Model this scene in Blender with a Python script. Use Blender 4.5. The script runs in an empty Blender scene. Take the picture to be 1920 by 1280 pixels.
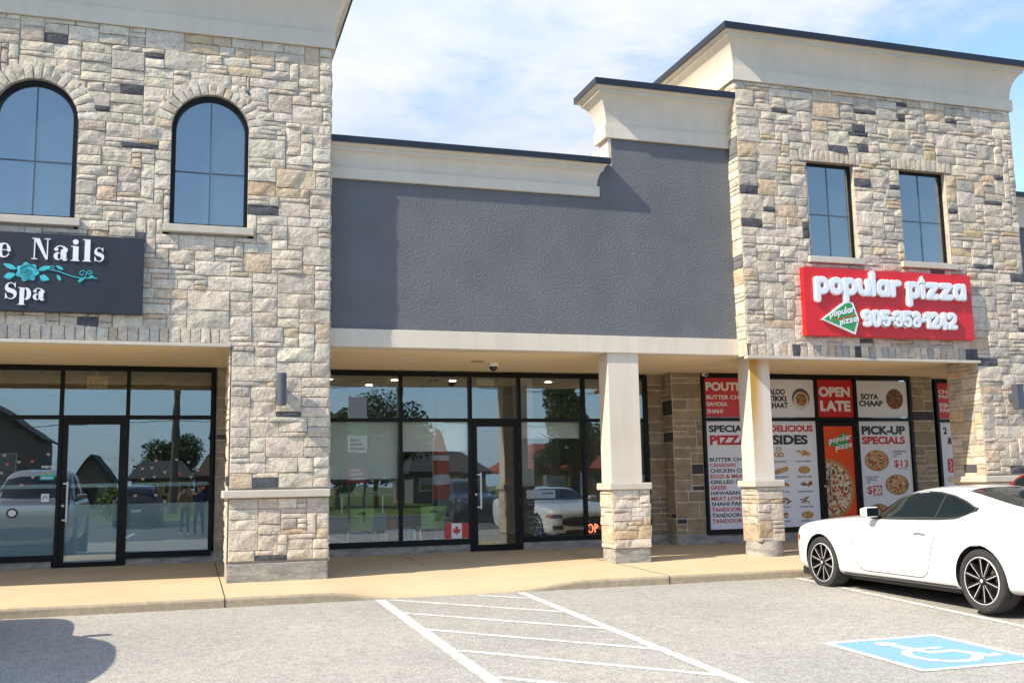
import bpy, bmesh, math, random
from math import sin, cos, pi, radians, sqrt, atan2
from mathutils import Vector, Matrix
from mathutils.bvhtree import BVHTree
from mathutils.geometry import tessellate_polygon
from mathutils import noise as mnoise

scene = bpy.context.scene
COL = scene.collection

# ------------------------------------------------------------------ camera
YAW, PITCH, ROLL = radians(17.73), radians(7.84), radians(-1.04)
def camera_axes():
    right = Vector((cos(YAW), -sin(YAW), 0)); fwd = Vector((sin(YAW), cos(YAW), 0)); up = Vector((0, 0, 1))
    f2 = fwd*cos(PITCH) + up*sin(PITCH); u2 = up*cos(PITCH) - fwd*sin(PITCH)
    r2 = right*cos(ROLL) + u2*sin(ROLL); u3 = u2*cos(ROLL) - right*sin(ROLL)
    return r2, u3, f2
cd = bpy.data.cameras.new("camera"); cam = bpy.data.objects.new("camera", cd); COL.objects.link(cam)
r_, u_, f_ = camera_axes()
cam.matrix_world = Matrix(((r_.x, u_.x, -f_.x, 0), (r_.y, u_.y, -f_.y, 0), (r_.z, u_.z, -f_.z, 1.15), (0, 0, 0, 1)))
cd.sensor_width = 36; cd.lens = 36*1905/1920; cd.clip_start = 0.05; cd.clip_end = 2000
scene.camera = cam

# ------------------------------------------------------------------ light
SUN = Vector((-0.711, -0.193, 0.676)).normalized()
ELEV = math.asin(SUN.z); AZ = atan2(SUN.x, SUN.y)
ld = bpy.data.lights.new("sun", 'SUN'); ld.energy = 3.5; ld.angle = radians(0.53); ld.color = (1.0, 0.90, 0.74)
sun = bpy.data.objects.new("sun", ld); COL.objects.link(sun)
sun.rotation_euler = SUN.to_track_quat('Z', 'Y').to_euler(); sun.location = (-20, -10, 30)

scene.view_settings.view_transform = 'Standard'; scene.view_settings.look = 'None'
scene.view_settings.gamma = 1.0; scene.view_settings.use_curve_mapping = False
scene.view_settings.exposure = 1.06
scene.cycles.max_bounces = 8; scene.cycles.transparent_max_bounces = 16

W = bpy.data.worlds.new("World"); scene.world = W; W.use_nodes = True
nt = W.node_tree; nt.nodes.clear()
def N(t, kind, **kw):
    n = t.nodes.new(kind)
    for k, v in kw.items():
        if k.startswith('i_'):
            key = k[2:]; key = int(key) if key.isdigit() else key
            n.inputs[key].default_value = v
        else: setattr(n, k, v)
    return n
def L(t, a, ao, b, bi): t.links.new(a.outputs[ao], b.inputs[bi])
def math_node(t, op, a=None, b=None, clamp=False):
    n = t.nodes.new('ShaderNodeMath'); n.operation = op; n.use_clamp = clamp
    for i, v in enumerate((a, b)):
        if v is None: continue
        if isinstance(v, (int, float)): n.inputs[i].default_value = v
        else: t.links.new(v, n.inputs[i])
    return n.outputs[0]
sky = N(nt, 'ShaderNodeTexSky', sky_type='NISHITA', sun_disc=False)
sky.sun_elevation = ELEV; sky.sun_rotation = AZ; sky.altitude = 100; sky.air_density = 1.0; sky.dust_density = 0.25; sky.ozone_density = 2.2
tc = N(nt, 'ShaderNodeTexCoord'); sep = N(nt, 'ShaderNodeSeparateXYZ'); L(nt, tc, 'Generated', sep, 0)
zc = math_node(nt, 'ADD', math_node(nt, 'MAXIMUM', sep.outputs[2], 0.0), 0.12)
cx = math_node(nt, 'DIVIDE', sep.outputs[0], zc); cy = math_node(nt, 'DIVIDE', sep.outputs[1], zc)
comb = N(nt, 'ShaderNodeCombineXYZ'); nt.links.new(cx, comb.inputs[0]); nt.links.new(cy, comb.inputs[1])
n1 = N(nt, 'ShaderNodeTexNoise', i_Scale=3.4, i_Detail=9.0, i_Roughness=0.62, i_Distortion=0.35); L(nt, comb, 0, n1, 'Vector')
n2 = N(nt, 'ShaderNodeTexNoise', i_Scale=0.8, i_Detail=3.0, i_Roughness=0.5); L(nt, comb, 0, n2, 'Vector')
dens = math_node(nt, 'ADD', math_node(nt, 'MULTIPLY', n1.outputs[0], 0.55), math_node(nt, 'MULTIPLY', n2.outputs[0], 0.45))
# the cloud sheet lies to the north-west of the lot; the sky thins out to the south and east
bank = math_node(nt, 'ADD', math_node(nt, 'MULTIPLY', sep.outputs[1], 0.17), math_node(nt, 'MULTIPLY', sep.outputs[0], -0.22))
dens = math_node(nt, 'ADD', dens, bank)
ramp = N(nt, 'ShaderNodeValToRGB'); nt.links.new(dens, ramp.inputs[0])
ramp.color_ramp.elements[0].position = 0.415; ramp.color_ramp.elements[0].color = (0.06, 0.06, 0.06, 1)
ramp.color_ramp.elements[1].position = 0.585; ramp.color_ramp.elements[1].color = (0.96, 0.96, 0.96, 1)
n3 = N(nt, 'ShaderNodeTexNoise', i_Scale=3.1, i_Detail=8.0, i_Roughness=0.6); L(nt, comb, 0, n3, 'Vector')
cmix = N(nt, 'ShaderNodeMix', data_type='RGBA'); nt.links.new(math_node(nt, 'MULTIPLY', math_node(nt, 'SUBTRACT', n3.outputs[0], 0.33), 2.6, True), cmix.inputs[0])
cmix.inputs[6].default_value = (2.10, 2.50, 3.05, 1); cmix.inputs[7].default_value = (3.25, 3.22, 3.22, 1)
glow = math_node(nt, 'ADD', math_node(nt, 'MULTIPLY', math_node(nt, 'MAXIMUM', sep.outputs[2], 0.0), 1.15), 0.68)
glow = math_node(nt, 'ADD', glow, math_node(nt, 'MULTIPLY', sep.outputs[0], -0.12))
cm2 = N(nt, 'ShaderNodeMix', data_type='RGBA', blend_type='MULTIPLY'); cm2.inputs[0].default_value = 1.0; L(nt, cmix, 2, cm2, 6)
gc = N(nt, 'ShaderNodeCombineColor')
for k_ in range(3): nt.links.new(glow, gc.inputs[k_])
L(nt, gc, 0, cm2, 7); cmix = cm2
smix = N(nt, 'ShaderNodeMix', data_type='RGBA'); skt = N(nt, 'ShaderNodeMix', data_type='RGBA', blend_type='MULTIPLY'); skt.inputs[0].default_value = 1.0; L(nt, sky, 0, skt, 6); skt.inputs[7].default_value = (.90, .95, 1.0, 1)
hz = math_node(nt, 'MULTIPLY', math_node(nt, 'POWER', math_node(nt, 'SUBTRACT', 1.0, math_node(nt, 'MAXIMUM', sep.outputs[2], 0.0)), 7.0), 0.85)
hzm = N(nt, 'ShaderNodeMix', data_type='RGBA'); nt.links.new(hz, hzm.inputs[0]); L(nt, skt, 2, hzm, 6); hzm.inputs[7].default_value = (2.3, 3.5, 4.8, 1); skt = hzm
L(nt, ramp, 0, smix, 0); L(nt, skt, 2, smix, 6); L(nt, cmix, 2, smix, 7)
bg = N(nt, 'ShaderNodeBackground', i_Strength=0.145); L(nt, smix, 2, bg, 0)
wo = N(nt, 'ShaderNodeOutputWorld'); L(nt, bg, 0, wo, 0)

# ------------------------------------------------------------------ helpers
def tag(o, label=None, cat=None, group=None, kind=None):
    if label: o['label'] = label
    if cat: o['category'] = cat
    if group: o['group'] = group
    if kind: o['kind'] = kind
    return o
def empty(name, loc=(0, 0, 0), label=None, cat=None, group=None, rz=0):
    o = bpy.data.objects.new(name, None); COL.objects.link(o); o.location = loc; o.rotation_euler = (0, 0, rz)
    o.empty_display_size = 0.2
    return tag(o, label, cat, group)
def root_of(o):
    while o.parent: o = o.parent
    return o
class MB:
    """collects shapes for ONE mesh object; coordinates are the world's unless local=True at build"""
    def __init__(s): s.v = []; s.f = []; s.m = []; s.c = []; s.mi = 0; s.col = (1, 1, 1)
    def add(s, vs, fs):
        b = len(s.v); s.v.extend(vs)
        for f in fs: s.f.append([i+b for i in f]); s.m.append(s.mi); s.c.append(s.col)
    def quad(s, a, b, c, d): s.add([a, b, c, d], [[0, 1, 2, 3]])
    def box(s, x0, x1, y0, y1, z0, z1):
        s.add([(x0, y0, z0), (x1, y0, z0), (x1, y1, z0), (x0, y1, z0), (x0, y0, z1), (x1, y0, z1), (x1, y1, z1), (x0, y1, z1)],
              [[3, 2, 1, 0], [4, 5, 6, 7], [0, 1, 5, 4], [1, 2, 6, 5], [2, 3, 7, 6], [3, 0, 4, 7]])
    def bbox(s, x0, x1, y0, y1, z0, z1, b=0.01):
        """box with chamfered edges"""
        bm = bmesh.new(); bmesh.ops.create_cube(bm, size=1)
        for v in bm.verts: v.co = Vector((x0+(v.co.x+.5)*(x1-x0), y0+(v.co.y+.5)*(y1-y0), z0+(v.co.z+.5)*(z1-z0)))
        bmesh.ops.bevel(bm, geom=bm.edges[:], offset=b, segments=2, affect='EDGES', profile=0.5)
        s.frombm(bm)
    def frombm(s, bm, M=None):
        bm.verts.index_update()
        vs = [tuple((M @ v.co) if M else v.co) for v in bm.verts]
        s.add(vs, [[v.index for v in f.verts] for f in bm.faces]); bm.free()
    def tube(s, pts, r, n=8, cap=True, flat=1.0):
        pts = [Vector(p) for p in pts]; rings = []
        prev = None
        for i, p in enumerate(pts):
            d = (pts[min(i+1, len(pts)-1)]-pts[max(i-1, 0)]).normalized()
            ref = prev if prev else (Vector((0, 0, 1)) if abs(d.z) < .9 else Vector((1, 0, 0)))
            a = d.cross(ref).normalized(); b = a.cross(d).normalized(); prev = b
            rr = r[i] if isinstance(r, (list, tuple)) else r
            rings.append([tuple(p + a*(rr*cos(2*pi*k/n)) + b*(rr*flat*sin(2*pi*k/n))) for k in range(n)])
        vs = [v for R in rings for v in R]; fs = []
        for i in range(len(rings)-1):
            for k in range(n): fs.append([i*n+k, i*n+(k+1) % n, (i+1)*n+(k+1) % n, (i+1)*n+k])
        if cap: fs.append(list(range(n))[::-1]); fs.append([(len(rings)-1)*n+k for k in range(n)])
        s.add(vs, fs)
    def lathe(s, prof, n=24, M=None, closed=False, caps=True):
        """prof: (r, h) pairs turned about Z"""
        vs = []; fs = []
        for r, h in prof:
            for k in range(n):
                p = Vector((r*cos(2*pi*k/n), r*sin(2*pi*k/n), h)); vs.append(tuple(M @ p) if M else tuple(p))
        m = len(prof)
        for i in range(m-1 if not closed else m):
            j = (i+1) % m
            for k in range(n): fs.append([i*n+k, i*n+(k+1) % n, j*n+(k+1) % n, j*n+k])
        if not closed and caps:
            if prof[0][0] > 1e-6: fs.append(list(range(n))[::-1])
            if prof[-1][0] > 1e-6: fs.append([(m-1)*n+k for k in range(n)])
        s.add(vs, fs)
    def shape(s, contours, y, depth=0.0, M=None):
        """filled flat outline (first contour) with holes, in XZ, facing -Y at y, thickened by depth towards the wall"""
        cs = [[Vector((p[0], p[1], 0)) for p in c] for c in contours]
        tris = tessellate_polygon(cs); flat = [p for c in cs for p in c]; n = len(flat)
        T = (lambda p: tuple(M @ Vector(p))) if M else tuple
        vs = [T((p.x, y, p.y)) for p in flat]; fs = []
        for t in tris:
            a, b, c = (flat[i] for i in t)
            fs.append(list(t) if (b-a).cross(c-a).z > 0 else [t[0], t[2], t[1]])
        if depth:
            vs += [T((p.x, y+depth, p.y)) for p in flat]; o = 0
            for ci, c in enumerate(cs):
                k = len(c); area = sum(c[i].x*c[(i+1) % k].y-c[(i+1) % k].x*c[i].y for i in range(k))
                flip = (area < 0) != (ci > 0)
                for i in range(k):
                    q = [o+i, o+i+n, o+(i+1) % k+n, o+(i+1) % k]
                    fs.append(q[::-1] if flip else q)
                o += k
        s.add(vs, fs)
    def build(s, name, mats, parent=None, smooth=False, local=False, bevel=0, colors=False, subsurf=0, angle=None):
        me = bpy.data.meshes.new(name)
        off = Vector((0, 0, 0))
        if parent is not None and not local: off = root_of(parent).location
        me.from_pydata([(a[0]-off.x, a[1]-off.y, a[2]-off.z) for a in s.v], [], s.f)
        if not isinstance(mats, (list, tuple)): mats = [mats]
        for m in mats: me.materials.append(m)
        me.polygons.foreach_set('material_index', s.m)
        if smooth: me.polygons.foreach_set('use_smooth', [True]*len(me.polygons))
        if colors:
            at = me.color_attributes.new('tint', 'FLOAT_COLOR', 'CORNER'); arr = []
            for p, c in zip(me.polygons, s.c): arr.extend((c[0], c[1], c[2], 1)*p.loop_total)
            at.data.foreach_set('color', arr)
        me.update()
        o = bpy.data.objects.new(name, me); COL.objects.link(o)
        if parent is not None: o.parent = parent
        if bevel:
            m = o.modifiers.new('bevel', 'BEVEL'); m.width = bevel; m.segments = 2; m.limit_method = 'ANGLE'
        if subsurf:
            m = o.modifiers.new('sub', 'SUBSURF'); m.levels = subsurf; m.render_levels = subsurf
        if angle is not None and smooth: me.set_sharp_from_angle(angle=radians(angle))
        return o
def copy_tree(o, parent=None):
    c = o.copy(); COL.objects.link(c)
    if parent is not None: c.parent = parent
    for ch in list(o.children): copy_tree(ch, c)
    return c

# ------------------------------------------------------------------ materials
MATS = {}
def principled(name, color=(.5, .5, .5), rough=.6, metal=0, spec=.5, coat=0):
    m = bpy.data.materials.new(name); m.use_nodes = True; MATS[name] = m
    b = m.node_tree.nodes['Principled BSDF']
    b.inputs['Base Color'].default_value = (*color, 1); b.inputs['Roughness'].default_value = rough
    b.inputs['Metallic'].default_value = metal; b.inputs['Specular IOR Level'].default_value = spec
    b.inputs['Coat Weight'].default_value = coat
    return m, m.node_tree, b
def bump(t, b, height, strength, dist=0.01):
    n = N(t, 'ShaderNodeBump'); n.inputs['Strength'].default_value = strength; n.inputs['Distance'].default_value = dist
    t.links.new(height, n.inputs['Height']); L(t, n, 0, b, 'Normal'); return n
def ramp2(t, fac, p0, c0, p1, c1):
    r = N(t, 'ShaderNodeValToRGB'); e = r.color_ramp.elements
    e[0].position = p0; e[0].color = (*c0, 1); e[1].position = p1; e[1].color = (*c1, 1); t.links.new(fac, r.inputs[0]); return r.outputs[0]
def noise(t, vec, scale, detail=4, rough=.55, dist=0):
    n = N(t, 'ShaderNodeTexNoise', i_Scale=scale, i_Detail=detail, i_Roughness=rough, i_Distortion=dist); t.links.new(vec, n.inputs['Vector']); return n.outputs[0]
def voro(t, vec, scale, feature='F1', out='Distance', rnd=1.0):
    n = N(t, 'ShaderNodeTexVoronoi', i_Scale=scale, feature=feature); n.inputs['Randomness'].default_value = rnd
    t.links.new(vec, n.inputs['Vector']); return n.outputs[out]
def mixc(t, fac, a, b, mode='MIX'):
    n = N(t, 'ShaderNodeMix', data_type='RGBA', blend_type=mode)
    for i, v in ((0, fac), (6, a), (7, b)):
        if isinstance(v, (int, float)): n.inputs[i].default_value = v
        elif isinstance(v, tuple): n.inputs[i].default_value = (*v[:3], 1)
        else: t.links.new(v, n.inputs[i])
    return n.outputs[2]
def pos(t): return N(t, 'ShaderNodeNewGeometry').outputs['Position']
def objc(t): return N(t, 'ShaderNodeTexCoord').outputs['Object']
def vscale(t, vec, sx, sy, sz):
    n = N(t, 'ShaderNodeMapping'); n.inputs['Scale'].default_value = (sx, sy, sz); t.links.new(vec, n.inputs[0]); return n.outputs[0]
def stucco(name, color, grain=70, strength=.25, var=.10, streak=.08, rough=.9):
    m, t, b = principled(name, color, rough, spec=.25)
    p = objc(t)
    big = noise(t, p, .9, 5, .6); st = noise(t, vscale(t, p, 5, 5, .25), 1.2, 4)
    c = mixc(t, 1.0, color, ramp2(t, big, .3, (1-var,)*3, .7, (1+var*.4,)*3), 'MULTIPLY')
    c = mixc(t, 1.0, c, ramp2(t, st, .35, (1-streak,)*3, .65, (1,)*3), 'MULTIPLY')
    t.links.new(c, b.inputs['Base Color'])
    g = noise(t, p, grain, 3, .6); bump(t, b, g, strength, .012)
    return m
def flat(name, color, rough=.5, metal=0, spec=.5, coat=0, var=.06, scale=4):
    m, t, b = principled(name, color, rough, metal, spec, coat)
    c = mixc(t, 1.0, color, ramp2(t, noise(t, objc(t), scale, 5), .3, (1-var,)*3, .7, (1+var,)*3), 'MULTIPLY')
    t.links.new(c, b.inputs['Base Color']); return m

def stone_material(name, strength=.5):
    m, t, b = principled(name, (.5, .45, .38), .92, spec=.2)
    at = N(t, 'ShaderNodeAttribute', attribute_name='tint'); p = objc(t)
    big = noise(t, p, 7, 6, .65); fine = noise(t, p, 38, 5, .7)
    c = mixc(t, 1.0, at.outputs['Color'], ramp2(t, big, .3, (.74, .73, .72), .66, (1.10, 1.10, 1.10)), 'MULTIPLY')
    rust = ramp2(t, noise(t, p, 4.2, 5, .6), .60, (0, 0, 0), .78, (.40,)*3)
    c = mixc(t, rust, c, mixc(t, 1.0, c, (1.0, .80, .56), 'MULTIPLY'))
    c = mixc(t, 1.0, c, ramp2(t, fine, .3, (.76,)*3, .66, (1.10,)*3), 'MULTIPLY')
    crevice = noise(t, vscale(t, p, 1, 1, 2.2), 13, 6, .7, 1.2)
    c = mixc(t, 1.0, c, ramp2(t, crevice, .36, (.66, .63, .60), .44, (1, 1, 1)), 'MULTIPLY')  # dark crevices painted into the stone colour
    t.links.new(c, b.inputs['Base Color'])
    h = math_node(t, 'ADD', math_node(t, 'MULTIPLY', noise(t, p, 16, 6, .65), 1.0), math_node(t, 'MULTIPLY', fine, .45))
    bump(t, b, h, strength, .045)
    return m
M_STONE = stone_material('stone', .55)
M_STONE_SMOOTH = stone_material('smooth_stone', .25)
M_CREAM = stucco('cream_stucco', (.70, .625, .515), 55, .22)
M_CORNICE = stucco('cornice_stucco', (.68, .615, .515), 70, .10, .08, .05)
M_SOFFIT = stucco('soffit_stucco', (.86, .69, .44), 60, .10, .06, .0)
M_GREY = stucco('grey_stucco', (.155, .161, .171), 30, .95, .16, .03)
M_CAST = stucco('cast_stone', (.58, .53, .45), 40, .12, .10, .08)
M_BLACK = flat('black_aluminium', (.008, .008, .009), .42, 0, .22)
M_COPING = flat('black_coping', (.012, .014, .022), .35, .0, .5)
M_STEEL = flat('brushed_steel', (.55, .54, .52), .32, 1)
M_WHITE = flat('white_paint', (.78, .79, .80), .45)
M_SCONCE = flat('sconce_grey', (.085, .095, .12), .5, .2)
M_DARK = flat('dark_plastic', (.02, .02, .022), .4)
M_RUBBER = flat('rubber', (.022, .022, .023), .75)

def base_concrete():
    m, t, b = principled('footing_concrete', (.33, .32, .29), .9, spec=.2); p = objc(t)
    a = noise(t, vscale(t, p, 1, 1, 3), 3.2, 7, .65); f = noise(t, p, 30, 4, .7)
    c = ramp2(t, a, .35, (.22, .22, .21), .66, (.48, .45, .38)); c = mixc(t, 1.0, c, ramp2(t, f, .3, (.8,)*3, .7, (1.08,)*3), 'MULTIPLY')
    t.links.new(c, b.inputs['Base Color']); bump(t, b, math_node(t, 'ADD', a, math_node(t, 'MULTIPLY', f, .3)), .5, .03); return m
M_FOOT = base_concrete()

def glass(name, refl=.125, tint=(.99, 1.0, .995), wob=.0007):
    m = bpy.data.materials.new(name); m.use_nodes = True; t = m.node_tree; t.nodes.clear(); MATS[name] = m
    tr = N(t, 'ShaderNodeBsdfTransparent'); tr.inputs[0].default_value = (*tint, 1)
    gl = N(t, 'ShaderNodeBsdfGlossy'); gl.inputs[0].default_value = (.86, .95, 1.0, 1); gl.inputs['Roughness'].default_value = 0.0
    p = objc(t); bp = N(t, 'ShaderNodeBump'); bp.inputs['Strength'].default_value = 1.0; bp.inputs['Distance'].default_value = wob
    t.links.new(noise(t, p, 1.3, 2, .5), bp.inputs['Height']); L(t, bp, 0, gl, 'Normal')
    fr = N(t, 'ShaderNodeFresnel', i_IOR=1.45); f = math_node(t, 'ADD', fr.outputs[0], refl-.035, True)
    mx = N(t, 'ShaderNodeMixShader'); t.links.new(f, mx.inputs[0]); L(t, tr, 0, mx, 1); L(t, gl, 0, mx, 2)
    o = N(t, 'ShaderNodeOutputMaterial'); L(t, mx, 0, o, 0); return m
M_GLASS = glass('storefront_glass')
def frosted():
    m = bpy.data.materials.new('frosted_film'); m.use_nodes = True; t = m.node_tree; t.nodes.clear()
    tr = N(t, 'ShaderNodeBsdfTransparent'); tr.inputs[0].default_value = (.80, .88, .86, 1)
    df = N(t, 'ShaderNodeBsdfDiffuse'); df.inputs[0].default_value = (.52, .64, .64, 1)
    mx = N(t, 'ShaderNodeMixShader'); mx.inputs[0].default_value = .62; L(t, tr, 0, mx, 1); L(t, df, 0, mx, 2)
    o = N(t, 'ShaderNodeOutputMaterial'); L(t, mx, 0, o, 0); return m
M_FROST = frosted()
def shade_fabric():
    m = bpy.data.materials.new('shade_fabric'); m.use_nodes = True; t = m.node_tree; t.nodes.clear()
    tr = N(t, 'ShaderNodeBsdfTransparent'); tr.inputs[0].default_value = (.6, .6, .55, 1)
    df = N(t, 'ShaderNodeBsdfDiffuse'); df.inputs[0].default_value = (.88, .90, .80, 1)
    tl = N(t, 'ShaderNodeBsdfTranslucent'); tl.inputs[0].default_value = (.5, .5, .45, 1)
    m1 = N(t, 'ShaderNodeMixShader'); m1.inputs[0].default_value = .04; L(t, df, 0, m1, 1); L(t, tl, 0, m1, 2)
    m2 = N(t, 'ShaderNodeMixShader'); m2.inputs[0].default_value = .04; L(t, m1, 0, m2, 1); L(t, tr, 0, m2, 2)
    o = N(t, 'ShaderNodeOutputMaterial'); L(t, m2, 0, o, 0); return m
M_SHADE = shade_fabric()
def spandrel(name, base=(.045, .06, .068), fac=.31):
    m = bpy.data.materials.new(name); m.use_nodes = True; t = m.node_tree; t.nodes.clear()
    df = N(t, 'ShaderNodeBsdfDiffuse'); df.inputs[0].default_value = (*base, 1)
    gl = N(t, 'ShaderNodeBsdfGlossy'); gl.inputs[0].default_value = (.74, .80, .79, 1); gl.inputs['Roughness'].default_value = .015
    p = objc(t); bp = N(t, 'ShaderNodeBump'); bp.inputs['Strength'].default_value = 1.0; bp.inputs['Distance'].default_value = .004
    t.links.new(noise(t, p, 1.6, 2, .5), bp.inputs['Height']); L(t, bp, 0, gl, 'Normal')
    mx = N(t, 'ShaderNodeMixShader'); mx.inputs[0].default_value = fac; L(t, df, 0, mx, 1); L(t, gl, 0, mx, 2)
    o = N(t, 'ShaderNodeOutputMaterial'); L(t, mx, 0, o, 0); return m
M_SPANDREL = spandrel('spandrel_glass')

def asphalt_mat():
    m, t, b = principled('aged_asphalt', (.2, .2, .2), .95, spec=.15); p = pos(t)
    v = voro(t, p, 95, out='Color'); sepc = N(t, 'ShaderNodeSeparateColor'); t.links.new(v, sepc.inputs[0])
    sp = ramp2(t, sepc.outputs[0], .10, (.275, .265, .245), .85, (.48, .458, .415))
    sp.node.color_ramp.elements.new(.45).color = (.38, .366, .34, 1)
    med = noise(t, p, 9, 4, .6); big = noise(t, p, .55, 5, .6)
    c = mixc(t, 1.0, sp, ramp2(t, med, .3, (.88,)*3, .7, (1.10,)*3), 'MULTIPLY')
    c = mixc(t, 1.0, c, ramp2(t, big, .3, (.90, .90, .91), .7, (1.07, 1.06, 1.04)), 'MULTIPLY')
    spot = ramp2(t, noise(t, p, 3.1, 3, .5), .70, (0,)*3, .80, (.35,)*3)
    c = mixc(t, spot, c, (.22, .216, .21))
    t.links.new(c, b.inputs['Base Color']); bump(t, b, math_node(t, 'ADD', sepc.outputs[0], math_node(t, 'MULTIPLY', med, .4)), .7, .012); return m
M_ASPHALT = asphalt_mat()
def walk_mat():
    m, t, b = principled('sand_concrete', (.5, .42, .31), .9, spec=.2); p = pos(t)
    big = noise(t, p, .8, 6, .6); f = noise(t, p, 45, 4, .7); br = noise(t, vscale(t, p, .6, 14, 1), 3, 3)
    c = ramp2(t, big, .3, (.52, .405, .26), .7, (.60, .475, .305))
    c = mixc(t, 1.0, c, ramp2(t, f, .3, (.88,)*3, .7, (1.08,)*3), 'MULTIPLY')
    c = mixc(t, 1.0, c, ramp2(t, br, .35, (.95,)*3, .65, (1.03,)*3), 'MULTIPLY')
    t.links.new(c, b.inputs['Base Color']); bump(t, b, f, .3, .01); return m
M_WALK = walk_mat()
def paint_mat(name, color, wear=.5):
    m, t, b = principled(name, color, .8, spec=.2); p = pos(t)
    v = voro(t, p, 62, out='Color'); sc = N(t, 'ShaderNodeSeparateColor'); t.links.new(v, sc.inputs[0])
    w = math_node(t, 'ADD', math_node(t, 'MULTIPLY', noise(t, p, 6, 5, .7), .7), math_node(t, 'MULTIPLY', sc.outputs[0], .35))
    f = ramp2(t, w, wear+.08, (0,)*3, wear+.22, (1,)*3)
    t.links.new(mixc(t, f, color, (.32, .312, .30)), b.inputs['Base Color']); bump(t, b, sc.outputs[0], .4, .008); return m
M_LINE = paint_mat('line_paint', (.66, .66, .64), .47)
M_BLUEP = paint_mat('blue_paint', (.19, .40, .66), .50)
def leaf_mat(name, a, b_):
    m, t, b = principled(name, a, .6, spec=.3)
    oi = N(t, 'ShaderNodeNewGeometry'); c = mixc(t, oi.outputs['Random Per Island'], a, b_)
    t.links.new(c, b.inputs['Base Color']); b.inputs['Transmission Weight'].default_value = 0
    return m
M_LEAF = leaf_mat('leaf_green', (.03, .07, .018), (.075, .13, .03))
M_LEAF2 = leaf_mat('leaf_yellow_green', (.10, .16, .025), (.22, .28, .05))
M_BARK = flat('bark', (.10, .075, .055), .9, var=.3, scale=12)
def grass_mat():
    m, t, b = principled('lawn_grass', (.06, .11, .025), .9, spec=.1); p = pos(t)
    t.links.new(mixc(t, 1.0, ramp2(t, noise(t, p, .4, 4), .3, (.055, .10, .02), .7, (.11, .15, .035)), ramp2(t, noise(t, p, 20, 3), .3, (.75,)*3, .7, (1.15,)*3), 'MULTIPLY'), b.inputs['Base Color']); return m
M_GRASS = grass_mat()
# ------------------------------------------------------------------ ground
GZ = lambda y: -0.200 - 0.022*min(max(12.2-y, -1), 5.5)           # the lot falls gently away from the kerb
def sheet(name, mat, xs, ys, zf, kind='structure'):
    b = MB()
    for x in xs:
        for y in ys: b.v.append((x, y, zf(x, y)))
    n = len(ys)
    for i in range(len(xs)-1):
        for j in range(n-1): b.f.append([i*n+j, (i+1)*n+j, (i+1)*n+j+1, i*n+j+1]); b.m.append(0); b.c.append((1, 1, 1))
    return tag(b.build(name, mat, smooth=True), kind=kind)
def frange(a, b, s): n = int(round((b-a)/s)); return [a+(b-a)*i/n for i in range(n+1)]
sheet('parking_lot', M_ASPHALT, [-60, -20, 0, 20, 60, 90], [2.5, 6.7, 12.6], lambda x, y: GZ(y))
sheet('lot_behind_camera', flat('darkened_asphalt', (.085, .085, .085), .9, var=.12), [-60, -20, 0, 20, 60, 90], [-10.6, 0, 2.5], lambda x, y: GZ(y))  # lot behind the camera, darkened so its reflection dims in the glass
gm, gt, gb = principled('far_ground', (.09, .12, .05), .95)
sheet('ground', gm, [-600, 600], [-600, 600], lambda x, y: -0.75)
sheet('lawn', M_GRASS, [-90, -30, 30, 110], [-24, -10.9], lambda x, y: GZ(y)+.10)
rb = MB(); rb.box(-90, 110, -10.9, -10.6, -.6, GZ(-10.6)+.13); tag(rb.build('lawn_kerb', M_CAST), kind='structure')
sheet('road', flat('road_asphalt', (.10, .10, .10), .9), [-120, 140], [-34, -24], lambda x, y: -.50)
sheet('far_lawn', M_GRASS, [-120, 140], [-120, -34], lambda x, y: -.45)

def ramp_drop(x, y):                              # the dropped kerb beside the hatched aisle
    u = min(max((x-1.55)/.9, 0), 1)*min(max((4.9-x)/1.2, 0), 1); u = u*u*(3-2*u)
    v = min(max((13.5-y)/1.25, 0), 1); v = v*v*(3-2*v)
    return .105*u*v
def walk_z(x, y): return -.02*(16.8-y) - ramp_drop(x, y)
KY = 12.2
wx = [-9]+frange(-4, 10, .2)+[24]; wy = frange(KY+.03, 14.0, .12)+[14.6, 17.2]
sheet('sidewalk', M_WALK, wx, wy, walk_z)
kb = MB(); kn = 0
for i in range(len(wx)-1):                        # kerb nose with a rounded arris
    a, c = wx[i], wx[i+1]
    for (y0, d0), (y1, d1) in (((KY, -9), (KY, .03)), ((KY, .03), (KY+.009, .009)), ((KY+.009, .009), (KY+.032, .0))):
        z = lambda x, d: GZ(KY)-.02 if d == -9 else walk_z(x, KY+.03)-d
        kb.quad((a, y0, z(a, d0)), (c, y0, z(c, d0)), (c, y1, z(c, d1)), (a, y1, z(a, d1)))
km, kt, kbs = principled('kerb_concrete', (.44, .36, .25), .92, spec=.2)
kp = pos(kt); kt.links.new(mixc(kt, 1.0, ramp2(kt, noise(kt, kp, 14, 6, .7), .3, (.33, .27, .185), .7, (.47, .39, .275)), ramp2(kt, noise(kt, kp, 1.1, 3), .3, (.9,)*3, .7, (1.05,)*3), 'MULTIPLY'), kbs.inputs['Base Color'])
bump(kt, kbs, noise(kt, kp, 60, 3), .4, .01)
tag(kb.build('kerb', km), kind='structure')
jb = MB(); mj = flat('joint_dark', (.05, .045, .04), .95)     # saw-cut joints across the walk, laid as dark strips
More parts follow.
